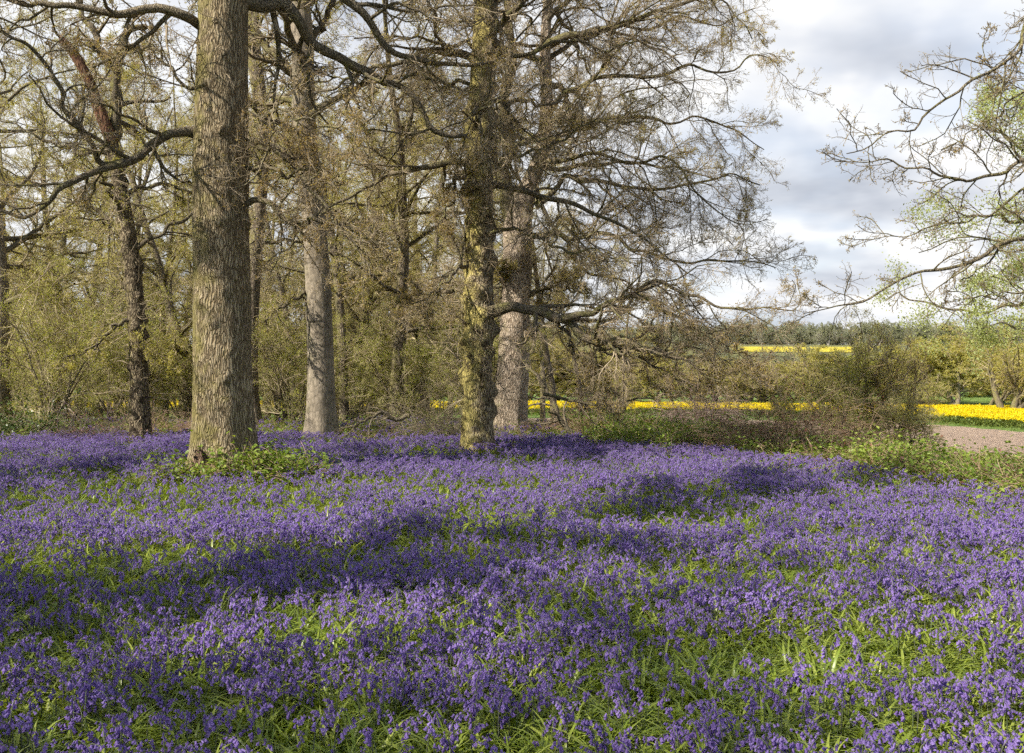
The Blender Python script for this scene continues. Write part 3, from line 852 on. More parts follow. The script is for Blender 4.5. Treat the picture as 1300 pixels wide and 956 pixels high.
hero_tree('forked_tree', 'pinkish brown flaky trunk forking overhead, behind the mossy central trunk', B6, tr6, r6, [(p_, a_ * .68, b_ * .5) for p_, a_, b_ in limbs6[1:]] + limbs6[:1] + auto_limbs(tr6, r6, 12, 6, 13.5, 5.5, 0.25, r=0.09),
          (M_FLAKY, M_OAKLIMB, M_TWIG, M_BUD), LV(13, 10, 8, 4, up=-0.012), leaf=dict(n=100000, size=0.03),
          trunk_kw=dict(sides=48, rings=220, flare=0.12, rough=0.05, seed=41, lumps=[(2.6, 3.1, .08, .14), (3.2, -1.8, .05, .12), (5.2, -2.4, .06, .12)]), epic=40, epic_len=.7, epic_z=(2, 10))

# ---- 5 mossy central trunk
D5 = 18.6; s = D5 / F; B5 = G(606, D5)
tr5 = [P(607, 572, D5), P(606, 545, D5), P(607, 500, D5), P(607, 440, D5), P(608, 380, D5), P(608, 320, D5), P(609, 260, D5), P(609, 200, D5), P(611, 140, D5), P(614, 80, D5), P(617, 20, D5), P(622, -60, D5), P(628, -180, D5), P(636, -340, D5)]
tr5[0][2] = B5[2] - .05
r5 = [22 * s, 20.5 * s, 18 * s, 18.5 * s, 18 * s, 17.5 * s, 17 * s, 16.5 * s, 16 * s, 16 * s, 15 * s, 13 * s, 9 * s, 3 * s]
limbs5 = [
    (px([(615, 396), (630, 394), (648, 390), (670, 393), (690, 392), (705, 400), (720, 408), (735, 424), (752, 434), (766, 432), (782, 428), (800, 436), (818, 442), (850, 452), (882, 466), (915, 485)], D5, -2.2), 10 * s, 1.5 * s),
    (px([(716, 404), (735, 400), (753, 397), (768, 388), (784, 380), (800, 374), (826, 359), (850, 362), (895, 380), (930, 396), (975, 392), (1010, 395)], D5 - 1.0, -1.2), 5 * s, 1.0 * s),
    (px([(732, 422), (760, 436), (790, 446), (820, 458), (850, 474), (875, 492), (890, 510)], D5 - .9, -.9), 4 * s, .8 * s),
    (px([(766, 431), (800, 440), (835, 447), (870, 452), (905, 460), (940, 474), (960, 492)], D5 - 1.1, -1.4), 4.5 * s, .8 * s),
    (px([(700, 398), (718, 420), (728, 445), (745, 465), (760, 490), (770, 512)], D5 - .8, .5), 3 * s, .8 * s),
    (px([(800, 374), (840, 390), (875, 412), (905, 432), (935, 445), (965, 452)], D5 - 1.6, -.9), 3.5 * s, .8 * s),
    (px([(610, 345), (590, 335), (575, 345), (560, 362), (540, 380), (520, 384)], D5, -1.0), 4 * s, 1 * s),
    (px([(610, 380), (592, 372), (570, 366), (548, 384), (530, 390), (510, 405)], D5, 1.0), 3.5 * s, 1 * s),
    (px([(612, 228), (590, 226), (576, 236), (572, 255), (560, 280)], D5, -.5), 5 * s, 1.5 * s),
    (px([(612, 172), (640, 178), (660, 192), (690, 186), (712, 180), (740, 160), (760, 150)], D5, -1.2), 4 * s, 1 * s),
    (px([(616, 80), (640, 70), (680, 66), (720, 50), (770, 60), (820, 50), (860, 70)], D5, -1.6), 4 * s, 1 * s),
    (px([(616, 120), (590, 105), (560, 110), (530, 135), (500, 140), (470, 130)], D5, 1.2), 4 * s, 1 * s),
    (px([(612, 300), (640, 290), (680, 300), (720, 320), (760, 315), (800, 335)], D5, -2.2), 3.5 * s, 1 * s),
]
lump = [(z, random.uniform(0, 6.3), random.uniform(.05, .13), random.uniform(.07, .15)) for z in np.linspace(0.85, 8.0, 75)]
hero_tree('mossy_tree', 'lumpy central trunk crusted with yellow moss, with a long low bough', B5, tr5, r5, [(p_, a_ * .85, b_ * .6) for p_, a_, b_ in limbs5] + auto_limbs(tr5, r5, 14, 4.5, 12.5, 4.2, 0.3, r=0.07),
          (M_MOSSY, M_OAKLIMB, M_TWIG, M_BUD), LV(11, 9, 8, 4), leaf=dict(n=60000, size=0.028),
          trunk_kw=dict(sides=56, rings=300, flare=0.18, flare_h=.3, rough=0.07, seed=51, lumps=lump + [(0.55, -1.7, -.06, .07)]), epic=330, epic_len=0.75, epic_z=(.9, 9))

# ---- 8 oak reaching in from the right edge
D8 = 12.5; s = D8 / F; B8 = G(1420, D8)
tr8 = [P(1420, 650, D8), P(1415, 500, D8), P(1405, 350, D8), P(1400, 200, D8), P(1395, 50, D8), P(1400, -150, D8), P(1410, -400, D8)]
tr8[0][2] = B8[2] - .05
r8 = [.36, .33, .31, .29, .27, .2, .08]
limbs8 = [
    (px([(1396, -60), (1350, -20), (1310, 25), (1298, 55), (1280, 82), (1262, 95), (1240, 104), (1215, 115), (1195, 132), (1170, 150), (1140, 165), (1100, 185), (1075, 195)], D8, -.8), 6.5 * s, 1.0 * s),
    (px([(1400, 190), (1350, 200), (1300, 206), (1275, 212), (1250, 224), (1225, 230), (1200, 226), (1175, 222), (1150, 212), (1110, 206), (1060, 205)], D8, -.3), 6.5 * s, .8 * s),
    (px([(1402, 260), (1350, 280), (1310, 296), (1285, 302), (1255, 318), (1230, 330), (1200, 338), (1170, 343), (1140, 360), (1105, 378), (1060, 390), (1020, 398)], D8, -.6), 7.5 * s, .9 * s),
    (px([(1400, 120), (1350, 110), (1320, 105), (1290, 118), (1260, 150), (1230, 170), (1195, 190)], D8, .8), 4.5 * s, .9 * s),
    (px([(1300, 206), (1290, 190), (1270, 165), (1262, 140), (1275, 110), (1250, 70), (1255, 50)], D8, .3), 3 * s, .7 * s),
    (px([(1402, 230), (1350, 235), (1310, 240), (1270, 260), (1230, 280), (1180, 290), (1130, 300), (1090, 310)], D8, .9), 4 * s, .8 * s),
    (px([(1400, 330), (1350, 345), (1310, 365), (1270, 372), (1240, 378), (1200, 372)], D8, .9), 4 * s, .8 * s),
]
hero_tree('overhanging_oak', 'bare crooked oak boughs reaching in over the right edge of the picture', B8, tr8, r8, [(p_, a_ * .55, b_ * .6) for p_, a_, b_ in limbs8] + auto_limbs(tr8, r8, 4, 6.8, 9.0, 3.5, 0.6, r=0.1),
          (M_OAK, M_OAKLIMB, M_TWIGPALE, M_BUD), [
              dict(n=17, t0=0.12, t1=1.0, ang=46, ratio=0.27, rr=0.55, K=8, wander=0.24, up=0.01, rmin=0.006, taper=0.4, sides=5),
              dict(n=9, t0=0.1, t1=1.0, ang=48, ratio=0.44, rr=0.55, K=5, wander=0.26, up=0.0, rmin=0.0035, sides=4),
              dict(n=4, t0=0.1, t1=1.0, ang=42, ratio=0.5, rr=0.6, K=3, wander=0.2, up=0.0, rmin=0.0022, sides=3)],
          leaf=dict(n=9000, size=0.022, jit=.01), trunk_kw=dict(sides=40, rings=120, flare=.25, seed=61))

# ---- 9 green-leaved tree behind it
D9 = 17.0; s = D9 / F; B9 = G(1400, D9)
tr9 = [P(1400, 620, D9), P(1398, 450, D9), P(1390, 300, D9), P(1385, 150, D9), P(1390, 0, D9)]
tr9[0][2] = B9[2] - .05
r9 = [.2, .17, .15, .12, .06]
limbs9 = [
    (px([(1390, 260), (1350, 230), (1310, 200), (1275, 175), (1250, 150), (1240, 120)], D9, .5), .05, .008),
    (px([(1390, 300), (1350, 290), (1300, 285), (1260, 275), (1220, 270), (1190, 285)], D9, -.5), .05, .008),
    (px([(1392, 360), (1350, 370), (1300, 385), (1250, 395), (1200, 392), (1140, 375), (1125, 382)], D9, .2), .05, .008),
    (px([(1388, 200), (1350, 160), (1310, 140), (1290, 130), (1275, 118)], D9, .8), .045, .008),
    (px([(1392, 380), (1350, 392), (1310, 405), (1270, 410), (1240, 415)], D9, -.8), .04, .008),
    (px([(1390, 320), (1350, 330), (1310, 330), (1270, 345), (1235, 360)], D9, 1.), .04, .008),
]
hero_tree('leafing_tree', 'fine-twigged tree with fresh pale green leaves showing through the oak boughs at the right edge', B9, tr9, r9, limbs9,
          (M_BG, M_OAKLIMB, M_TWIG, M_LEAFPALE), [
              dict(n=11, t0=0.2, t1=1.0, ang=45, ratio=0.30, rr=0.5, K=6, wander=0.16, up=-0.01, rmin=0.004, sides=4),
              dict(n=7, t0=0.1, t1=1.0, ang=42, ratio=0.40, rr=0.55, K=4, wander=0.16, up=-0.02, rmin=0.0025, sides=3),
              dict(n=3, t0=0.1, t1=1.0, ang=40, ratio=0.45, rr=0.6, K=3, wander=0.16, up=-0.02, rmin=0.002, sides=3)],
          leaf=dict(n=24000, size=0.04, jit=.09, narrow=.6), trunk_kw=dict(sides=24, rings=60, flare=.2, seed=71))

# ------------------------------------------------------------------ trees of the wood: prototypes and copies
def proto_tree(seed, H, tr, limbs, z0, L, rise, levels, leafn, leafsize, mats, name, multi=1, lean=0.03, sag=0.0):
    """returns meshes (trunk, crown, leaves) around the origin"""
    global rng
    rng = np.random.default_rng(seed); random.seed(seed)
    mbark, mlimb, mtwig, mleaf = mats
    tm = MB(); allp, allr = [], []
    K = 12
    for j in range(multi):
        a = random.uniform(0, 6.28); l = lean if multi == 1 else 0.35
        d = np.array([[math.cos(a) * l, math.sin(a) * l, 1.0]])
        st = np.array([[math.cos(a) * 0.12 * (multi > 1), math.sin(a) * 0.12 * (multi > 1), -0.1]])
        hh = H * (random.uniform(0.7, 1.0) if multi > 1 else 1)
        st = st * (2.2 if 'oak' in name else 1)
        p, _ = grow(st, d, np.array([hh]), np.array([1.]), np.array([1.]), K, 0.05 if multi == 1 else 0.09, 0.02)
        r = tr * (1 - np.linspace(0, 1, K + 1) ** 1.2 * 0.88)
        me = None
        ps = resample(p[0], 40); rs = np.interp(np.linspace(0, 1, 40), np.linspace(0, 1, K + 1), r)
        rs = rs * (1 + 0.3 * np.exp(-(ps[:, 2] - ps[0, 2]) / 0.4)) * rng.uniform(0.95, 1.07, 40)
        v, q = tubes(ps[None], rs[None], 12 if multi == 1 else 6); tm.add(v, q)
        allp.append(p[0]); allr.append(r)
    tp = np.array(allp); trr = np.array(allr)
    PP, RR = spawn(tp, trr, limbs, z0, 0.97, 65 if multi == 1 else 40, 1.0, 0.45, 10, 0.16, sag, rmin=0.012, taper=0.25, lmax=L)
    # raise the limbs
    cm = MB(); v, q = tubes(PP, RR, 5); cm.add(v, q, m=1)
    for i, lv in enumerate(levels):
        lv = dict(lv); sd = lv.pop('sides', 3)
        PP, RR = spawn(PP, RR, **lv)
        v, q = tubes(PP, RR, sd); cm.add(v, q)
    out_ = [tm.mesh(name + '_trunk', [mbark]), cm.mesh(name + '_crown', [mtwig, mlimb])]
    pos = pick_on(PP, leafn, 0.05); v, q = leaf_quads(pos, leafsize); lm = MB(); lm.add(v, q)
    out_.append(lm.mesh(name + '_leaves', [mleaf], smooth_shade=False))
    return out_


def put_tree(name, meshes, loc, rz, sc, label, cat, group):
    root = thing(name, loc, label, cat, group)
    root.rotation_euler = (0, 0, rz); root.scale = sc if hasattr(sc, '__len__') else (sc,) * 3
    for nm, me in zip(('trunk', 'crown', 'leaves'), meshes):
        link(nm, me, root)
    return root


LVB = [dict(n=8, t0=0.15, t1=1.0, ang=48, ratio=0.42, rr=0.5, K=6, wander=0.2, up=0.02, rmin=0.009, sides=4),
       dict(n=7, t0=0.1, t1=1.0, ang=45, ratio=0.48, rr=0.55, K=4, wander=0.2, up=0.03, rmin=0.0055, sides=3),
       dict(n=6, t0=0.1, t1=1.0, ang=42, ratio=0.5, rr=0.6, K=2, wander=0.2, up=0.03, rmin=0.0038, sides=3)]
bgm = (M_BG, M_OAKLIMB, M_TWIGBG, M_BUDBG)
IVY = None
PT = [proto_tree(100 + i, H, tr, nl, z0, L, .4, LVB, int(lf * 2.2), 0.042, bgm, 'wood_tree') for i, (H, tr, nl, z0, L, lf) in enumerate([
    (15, .26, 24, .22, 4.5, 15000), (17, .30, 24, .28, 5.0, 17000), (13, .20, 24, .2, 3.6, 15000), (16, .22, 26, .15, 4.2, 26000), (14, .16, 22, .3, 3.5, 12000)])]
LVS = [dict(n=7, t0=0.1, t1=1.0, ang=40, ratio=0.45, rr=0.55, K=5, wander=0.18, up=0.02, rmin=0.005, sides=3),
       dict(n=7, t0=0.1, t1=1.0, ang=42, ratio=0.5, rr=0.6, K=3, wander=0.2, up=0.02, rmin=0.0035, sides=3),
       dict(n=3, t0=0.1, t1=1.0, ang=42, ratio=0.5, rr=0.6, K=2, wander=0.2, up=0.02, rmin=0.003, sides=3)]
PS = [proto_tree(200 + i, H, .035, 8, .1, H * .5, .8, LVS, lf, ls, m, 'understorey_shrub', multi=mu) for i, (H, mu, lf, ls, m) in enumerate([
    (4.2, 7, 26000, .034, (M_BG, M_TWIG, M_TWIGBG, M_LEAFG)), (3.4, 6, 22000, .034, (M_BG, M_TWIG, M_TWIGBG, M_LEAFG)),
    (5.0, 6, 9000, .035, (M_BG, M_TWIG, M_TWIGBG, M_BUDBG)), (3.0, 8, 5000, .04, (M_BG, M_TWIG, M_TWIGPINK, M_BUDBG))])]

random.seed(5); rng = np.random.default_rng(5)
REG = [(-400, 100, 'at the left edge'), (100, 172, 'left of the snapped tree'), (172, 250, 'between snapped tree and oak'), (250, 330, 'behind the big oak'),
       (330, 395, 'between oak and smooth trunk'), (395, 470, 'right of the smooth trunk'), (470, 590, 'left of the mossy trunk'),
       (590, 690, 'behind the mossy trunk'), (690, 800, 'behind the low bough'), (800, 960, 'behind the low bough tip'), (960, 1700, 'right of the wood')]
def region(pxx):
    for a, b, t in REG:
        if a <= pxx < b: return t
    return REG[-1][2]
used = {}
def lab(base_, pxx, d):
    return base_ + ' ' + region(pxx)

wood = [(-20, 40, 3, 1.0), (85, 47, 1, 1.0), (180, 46, 3, 1.0), (320, 48, 3, .95), (380, 44, 2, 1.0), (455, 56, 3, 1.05), (540, 52, 1, .95), (600, 62, 3, .9), (490, 47, 3, .9),  # (px, distance, proto, scale)
    (4, 27, 0, .9), (-70, 33, 1, .95), (62, 36, 3, .85), (120, 31, 2, .9), (100, 44, 0, 1.0), (30, 52, 1, 1.0), (210, 38, 4, .95), (243, 28, 2, .85), (228, 50, 3, .95), (150, 60, 0, .9),
    (290, 44, 1, .9), (352, 40, 4, .9), (340, 56, 0, .95), (375, 33, 4, .8), (438, 27.5, 4, 1.0), (447, 31, 2, .8), (478, 40, 3, .9), (503, 27, 2, .95), (530, 36, 4, .95), (515, 58, 1, .9),
    (590, 34, 2, .85), (620, 50, 3, .85), (420, 50, 3, 1.0), (705, 32, 4, .72), (740, 44, 2, .7), (790, 52, 3, .58), (690, 60, 0, .72), (70, 72, 0, 1.),
    (260, 70, 3, 1.0), (400, 72, 1, .95), (470, 68, 0, .95), (570, 70, 3, .9), (660, 74, 1, .75), (760, 66, 0, .6)]
kinds = ['brown-twigged bare tree', 'tall bare tree with spreading limbs', 'slim tree with yellowish moss on its stem', 'tree hazed with yellow-green buds', 'thin pole-like tree with fine twigs']
for i, (p_, d, k, sc) in enumerate(wood):
    loc = G(p_, d)
    TRUNKS.append((loc[0], loc[1], .25))
    depth = 'near the edge' if d < 34 else ('deeper in' if d < 56 else 'far back')
    put_tree('wood_tree', PT[k], loc, random.uniform(0, 6.28), (sc * random.uniform(.9, 1.1), sc * random.uniform(.9, 1.1), sc * random.uniform(.92, 1.08)),
             kinds[k] + ' ' + depth + ' ' + region(p_), 'tree', 'trees standing behind the bluebell clearing')

shr = []
for i, pxx in enumerate(np.linspace(-60, 600, 10)):
    shr.append((pxx + random.uniform(-14, 14), random.uniform(24.5, 30), random.choice([0, 1, 2, 0]), random.uniform(.75, 1.05)))
for i, pxx in enumerate(np.linspace(-60, 610, 12)):
    shr.append((pxx + random.uniform(-14, 14), random.uniform(34, 46), random.choice([0, 1, 2, 2]), random.uniform(.9, 1.3)))
for i, pxx in enumerate(np.linspace(-60, 600, 9)):
    shr.append((pxx + random.uniform(-14, 14), random.uniform(54, 74)  , random.choice([0, 0, 2]), random.uniform(1.0, 1.4)))
shr += [(60, 24.0, 0, .9), (150, 26.5, 1, .9), (735, 27, 3, .42), (775, 30, 3, .45)]
sk = ['leafy green shrub', 'low leafy shrub', 'tall many-stemmed shrub with sparse young leaves', 'bare twiggy shrub']
for i, (p_, d, k, sc) in enumerate(shr):
    depth = 'near the edge' if d < 34 else ('deeper in' if d < 50 else 'far back')
    put_tree('understorey_shrub', PS[k], G(p_, d), random.uniform(0, 6.28), (sc, sc, sc * random.uniform(.85, 1.15)), sk[k] + ' ' + depth + ' ' + region(p_), 'shrub', 'shrubs under the wood trees')

# trees outside the left of the frame, whose shade falls across the flowers
IVY = proto_tree(160, 14.5, .30, 34, .08, 2.1, .3, LVB, 24000, .10, (M_BG, M_OAKLIMB, M_TWIGBG, M_LEAFDK), 'ivy_clad_tree')
random.seed(5); rng = np.random.default_rng(6)
put_tree('shading_tree', IVY, (-9.0, 3.0, 0.0), .3, (1.0, 1.0, 1.0), 'ivy-clad tree past the left edge casting the broad shade band', 'tree', 'trees past the left edge')
for i, (x, y, k, sc, what) in enumerate([(-12.5, -.6, 1, .95, 'nearest the viewer'), (-13.5, 8.5, 0, 1.0, 'level with the big oak'), (-15, -2.5, 3, .9, 'behind the viewer'), (-9.0, -7.5, 2, 1.0, 'farthest behind the viewer')]):
    put_tree('shading_tree', PT[k], (x, y, float(terrain(x, y))), 1.3 * i, (sc * 1.25, sc * 1.25, sc), 'tree past the left edge shading the bluebells, ' + what, 'tree', 'trees past the left edge')

# hedge trees and scrub beyond the rape
LVH = [dict(n=6, t0=0.1, t1=1.0, ang=45, ratio=0.45, rr=0.55, K=4, wander=0.2, up=0.02, rmin=0.012, sides=3),
       dict(n=6, t0=0.1, t1=1.0, ang=42, ratio=0.5, rr=0.6, K=3, wander=0.2, up=0.02, rmin=0.009, sides=3),
       dict(n=3, t0=0.1, t1=1.0, ang=42, ratio=0.5, rr=0.6, K=2, wander=0.2, up=0.02, rmin=0.008, sides=3)]
PH = [proto_tree(300, 6, .14, 14, .12, 3.2, .6, LVH, 9000, .10, (M_BG, M_OAKLIMB, M_TWIGPINK, M_BUDBG), 'hedge_tree', multi=3),
      proto_tree(301, 6.5, .16, 14, .12, 3.4, .6, LVH, 30000, .12, (M_BG, M_OAKLIMB, M_TWIGBG, M_BUDBG), 'hedge_tree', multi=3),
      proto_tree(302, 5, .10, 13, .05, 2.8, .6, LVH, 34000, .12, (M_BG, M_OAKLIMB, M_TWIGBG, M_LEAFG), 'hedge_tree', multi=4),
      proto_tree(303, 7.6, .27, 14, .16, 5.5, .5, LVH, 40000, .10, (M_OAKLIMB, M_OAKLIMB, M_TWIGBG, M_BUDBG), 'field_oak', multi=3)]
random.seed(8); rng = np.random.default_rng(8)
TRUNKS_FAR = []
hk = ['pinkish bare scrub tree', 'yellow-green budding hedge tree', 'bushy green hedge tree']
hedge = []
for j, pxx in enumerate(np.linspace(-20, 1480, 34)):
    k = 0 if 880 < pxx < 1045 else random.choice([1, 1, 2, 0])
    hedge.append((pxx + random.uniform(-10, 10), random.uniform(101, 112), k, random.uniform(.8, 1.1)))
for j, pxx in enumerate(np.linspace(720, 1460, 13)):
    if 900 < pxx < 1060: continue
    k = random.choice([0, 1, 2, 0, 1])
    hedge.append((pxx + random.uniform(-10, 10), random.uniform(118, 150), k, random.uniform(.85, 1.1)))
for pxx in np.linspace(890, 1050, 9): hedge.append((pxx, random.uniform(99, 120), 0, random.uniform(.85, 1.0)))
for pxx in np.linspace(900, 1250, 14): hedge.append((pxx + random.uniform(-9, 9), random.uniform(160, 200), random.choice([0, 0, 1]), random.uniform(.8, 1.0)))
hreg = [(-500, 650, 'seen through the wood'), (650, 880, 'under the low bough'), (880, 1045, 'left of the ivy-clad thicket'), (1045, 1160, 'behind the ivy-clad thicket'), (1160, 1250, 'right of the ivy-clad thicket'), (1250, 2500, 'by the field oak at the right edge')]
for (p_, d, k, sc) in hedge:
    where = [t for a, b, t in hreg if a <= p_ < b][0]
    put_tree('hedge_tree', PH[k], G(p_, d), random.uniform(0, 6.28), (sc * 1.7, sc * 1.5, sc * (.78 if 880 < p_ < 1045 else .95)), hk[k] + (' in the first row ' if d < 115 else ' in the second row ') + where, 'tree', 'hedge trees beyond the rape field')
put_tree('field_oak', PH[3], G(1283, 80), 0.6, (1.15, 1.15, 1.02), 'spreading oak with a thick forked trunk and yellow-green buds in the rape field', 'tree', None)
put_tree('hedge_shrub', PS[1], G(1176, 88), 2.0, (1.3, 1.3, 1.15), 'rounded bright green bush right of the ivy-clad thicket beyond the yellow field', 'shrub', None)

# ivy-clad thicket in the middle right
mi = (M_BG, M_OAKLIMB, M_TWIGPALE, M_LEAFG)
LVT = [dict(n=7, t0=0.1, t1=1.0, ang=45, ratio=0.45, rr=0.55, K=5, wander=0.22, up=0.0, rmin=0.006, sides=4),
       dict(n=6, t0=0.1, t1=1.0, ang=42, ratio=0.5, rr=0.6, K=4, wander=0.22, up=0.0, rmin=0.0045, sides=3),
       dict(n=3, t0=0.1, t1=1.0, ang=42, ratio=0.5, rr=0.6, K=2, wander=0.22, up=0.0, rmin=0.0035, sides=3)]
IV = proto_tree(400, 3.9, .06, 12, .1, 1.9, .6, LVT, 26000, .045, (M_BG, M_TWIGPALE, M_TWIGBG, M_OLIVE), 'ivy_thicket', multi=6)
IV2 = proto_tree(401, 3.2, .05, 12, .1, 1.6, .6, LVT, 15000, .05, (M_BG, M_OAKLIMB, M_TWIGBG, M_LEAFG), 'ivy_thicket', multi=5)
IV3 = proto_tree(402, 4.1, .05, 12, .1, 1.5, .6, LVT, 5000, .05, (M_BG, M_OAKLIMB, M_TWIGPINK, M_BUD), 'ivy_thicket', multi=4)
put_tree('ivy_thicket', IV, G(1096, 30), 0.4, (.88, .8, .9), 'tall yellow-green thicket standing over the brown bramble heap', 'thicket', None)
put_tree('ivy_thicket', IV2, G(1058, 29), 2.0, (.72, .7, .85), 'darker ivy-leaved thicket on the left of the tall thicket', 'thicket', None)
put_tree('ivy_thicket', IV3, G(1128, 29.5), 1.0, (.7, .6, .92), 'reddish brown twiggy thicket on the right of the tall thicket', 'thicket', None)
put_tree('ivy_thicket', IV2, G(1015, 27.5), 4.0, (.5, .5, .5), 'small dark green bush left of the thicket above the bramble heap', 'thicket', None)
put_tree('ivy_thicket', IV, G(1150, 26), 3.0, (.5, .5, .42), 'low leafy bush at the right foot of the tall thicket', 'thicket', None)

# ------------------------------------------------------------------ heaps of arching stems
def heap(name, loc, rx, ry, h, n, mat, label, cat, leafmat=None, leafn=0, r=0.004, leafsize=.04):
    loc = np.asarray(loc, float)
    root = thing(name, loc, label, cat)
    S = np.stack([rng.normal(0, rx * .5, n), rng.normal(0, ry * .5, n), np.full(n, -0.05)], 1)
    a = rng.uniform(0, 6.28, n)
    Dd = np.stack([np.cos(a) * .9, np.sin(a) * .9, rng.uniform(.6, 2.2, n)], 1)
    L = h * rng.uniform(.9, 2.4, n)
    p, rr = grow(S, Dd, L, np.full(n, r), np.full(n, r * .5), 9, 0.16, -0.22)
    p[:, :, 2] = np.maximum(p[:, :, 2], -0.02 + rng.uniform(0, .1, (n, 1)))
    mb = MB(); v, q = tubes(p, rr, 3); mb.add(v, q)
    p2, r2_ = spawn(p, rr, 4, .2, .95, 50, .35, .7, 4, .2, -.05, rmin=r * .4)
    v, q = tubes(p2, r2_, 3); mb.add(v, q)
    link('stems', mb.mesh('stems', [mat]), root)
    if leafmat:
        pos = pick_on(p2, leafn, .03); v, q = leaf_quads(pos, leafsize, narrow=.7); lm = MB(); lm.add(v, q)
        link('leaves', lm.mesh('leaves', [leafmat], smooth_shade=False), root)
    return root


heap('bramble_heap', G(985, 19.0), .95, .7, 1.15, 480, M_STEMDEAD, 'brown tangled heap of dead bramble stems at the wood edge', 'bramble', M_DEADLEAF, 2500)
heap('bramble_heap', G(1045, 18.5), .9, .7, .7, 380, M_STEMDEAD, 'paler low sprawl of dead bramble stems right of the darker heap', 'bramble', M_BRAMBLE, 1200)
heap('bramble_heap', G(940, 21.0), .5, .4, .55, 130, M_STEMPURP, 'dark purplish bramble heap left of the brown tangle', 'bramble', M_LEAFDK, 1500)
heap('brush_heap', G(125, 20.6), .9, .5, .62, 420, M_STEMPURP, 'purplish brown brush heap left of the snapped tree foot', 'brushwood', M_DEADLEAF, 1600)
heap('brush_heap', G(215, 22.5), .9, .5, .6, 300, M_STEMDEAD, 'pale dry brush between the snapped tree and the big oak', 'brushwood')
heap('brush_heap', G(560, 21.5), .8, .5, 1.1, 260, M_TWIGPALE, 'sheaf of pale dry shoots leaning beside the mossy trunk', 'brushwood')
heap('brush_heap', G(720, 23.5), .9, .5, .6, 300, M_STEMDEAD, 'dry brush under the long low bough', 'brushwood', M_DEADLEAF, 900)
heap('holly_bush', G(5, 22.5), 1.0, .6, .75, 260, M_TWIG, 'dark green bush on the ground at the left edge', 'bush', M_LEAFDK, 9000, leafsize=.06)
heap('low_bush', G(1275, 14.2), .7, .5, .32, 200, M_TWIG, 'small dark green bush at the right end of the bramble bank', 'bush', M_LEAFDK, 6000, leafsize=.03)

# fallen branches and the moss covered root at the oak
def branch_obj(name, pts, r0, r1, mat, label, cat, subs=10):
    pts = np.array(pts); base = pts[0].copy()
    root = thing(name, base, label, cat)
    p = resample(pts, 17, .02)[None]; r = np.linspace(r0, r1, 17)[None]
    mb = MB(); v, q = tubes(p, r, 8); mb.add(v, q); link('limb', mb.mesh('limb', [mat], origin=base), root)
    PPx, RRx = spawn(p, r, subs, .15, 1, 50, .35, .5, 6, .2, .0, rmin=.005)
    mb = MB(); v, q = tubes(PPx, RRx, 4); mb.add(v, q)
    PPx, RRx = spawn(PPx, RRx, 5, .15, 1, 50, .4, .6, 4, .2, .0, rmin=.003)
    v, q = tubes(PPx, RRx, 3); mb.add(v, q)
    link('twigs', mb.mesh('twigs', [M_TWIGPALE], origin=base), root)
    return root


branch_obj('fallen_branch', px([(520, 528), (500, 531), (480, 524), (470, 530), (450, 538), (430, 545)], 20.5, -.4), .05, .015, M_OAKLIMB, 'crooked fallen branch on the ground left of the mossy trunk', 'branch')
branch_obj('fallen_branch', px([(735, 560), (712, 535), (700, 505), (682, 478), (668, 462)], 21.5, .5), .07, .03, M_OAKLIMB, 'dark leaning dead bough between the forked trunk and the yellow gap', 'branch')
branch_obj('fallen_branch', px([(690, 500), (720, 508), (750, 512), (775, 515), (800, 508), (830, 505), (870, 502)], 19.5, -.8), .035, .01, M_OAKLIMB, 'thin dark drooping bough end crossing the yellow strip', 'branch')

# ivy-clad stump tree by the yellow field
heap('hedge_stump', G(886, 62), .9, .6, 2.3, 260, M_TWIGPINK, 'short ragged brown tree stem standing before the yellow field', 'tree stump', M_DEADLEAF, 2500, r=.02, leafsize=.09)

# root mound at oak foot
rm = MB()
th = np.linspace(0, 2 * np.pi, 25)[:-1]; ph = np.linspace(0.02, np.pi / 2, 12)
TH, PHI = np.meshgrid(th, ph)
rr = 1 + .22 * (fbm(np.cos(TH) * 2 + 5, np.sin(TH) * 2 + PHI * 2, 8, 3) - .5) * 2
rr = rr * (1 + .10 * np.sin(9 * TH + 2 * PHI)); X = .21 * np.sin(PHI) ** 1.3 * np.cos(TH) * rr; Y = .20 * np.sin(PHI) ** 1.3 * np.sin(TH) * rr; Z = .50 * np.cos(PHI) * rr - .05
ids = np.arange(X.size).reshape(X.shape)
q = np.stack([ids[:-1], np.roll(ids[:-1], -1, 1), np.roll(ids[1:], -1, 1), ids[1:]], -1).reshape(-1, 4)
rm.add(np.stack([X, Y, Z], -1).reshape(-1, 3), q)
tag(link('stump', rm.mesh('stump', [M_STUMP]), None, G(256, 14.35)), 'small weathered stump at the left foot of the big oak', 'stump')
TRUNKS.append((G(256, 14.35)[0], 14.35, .2))

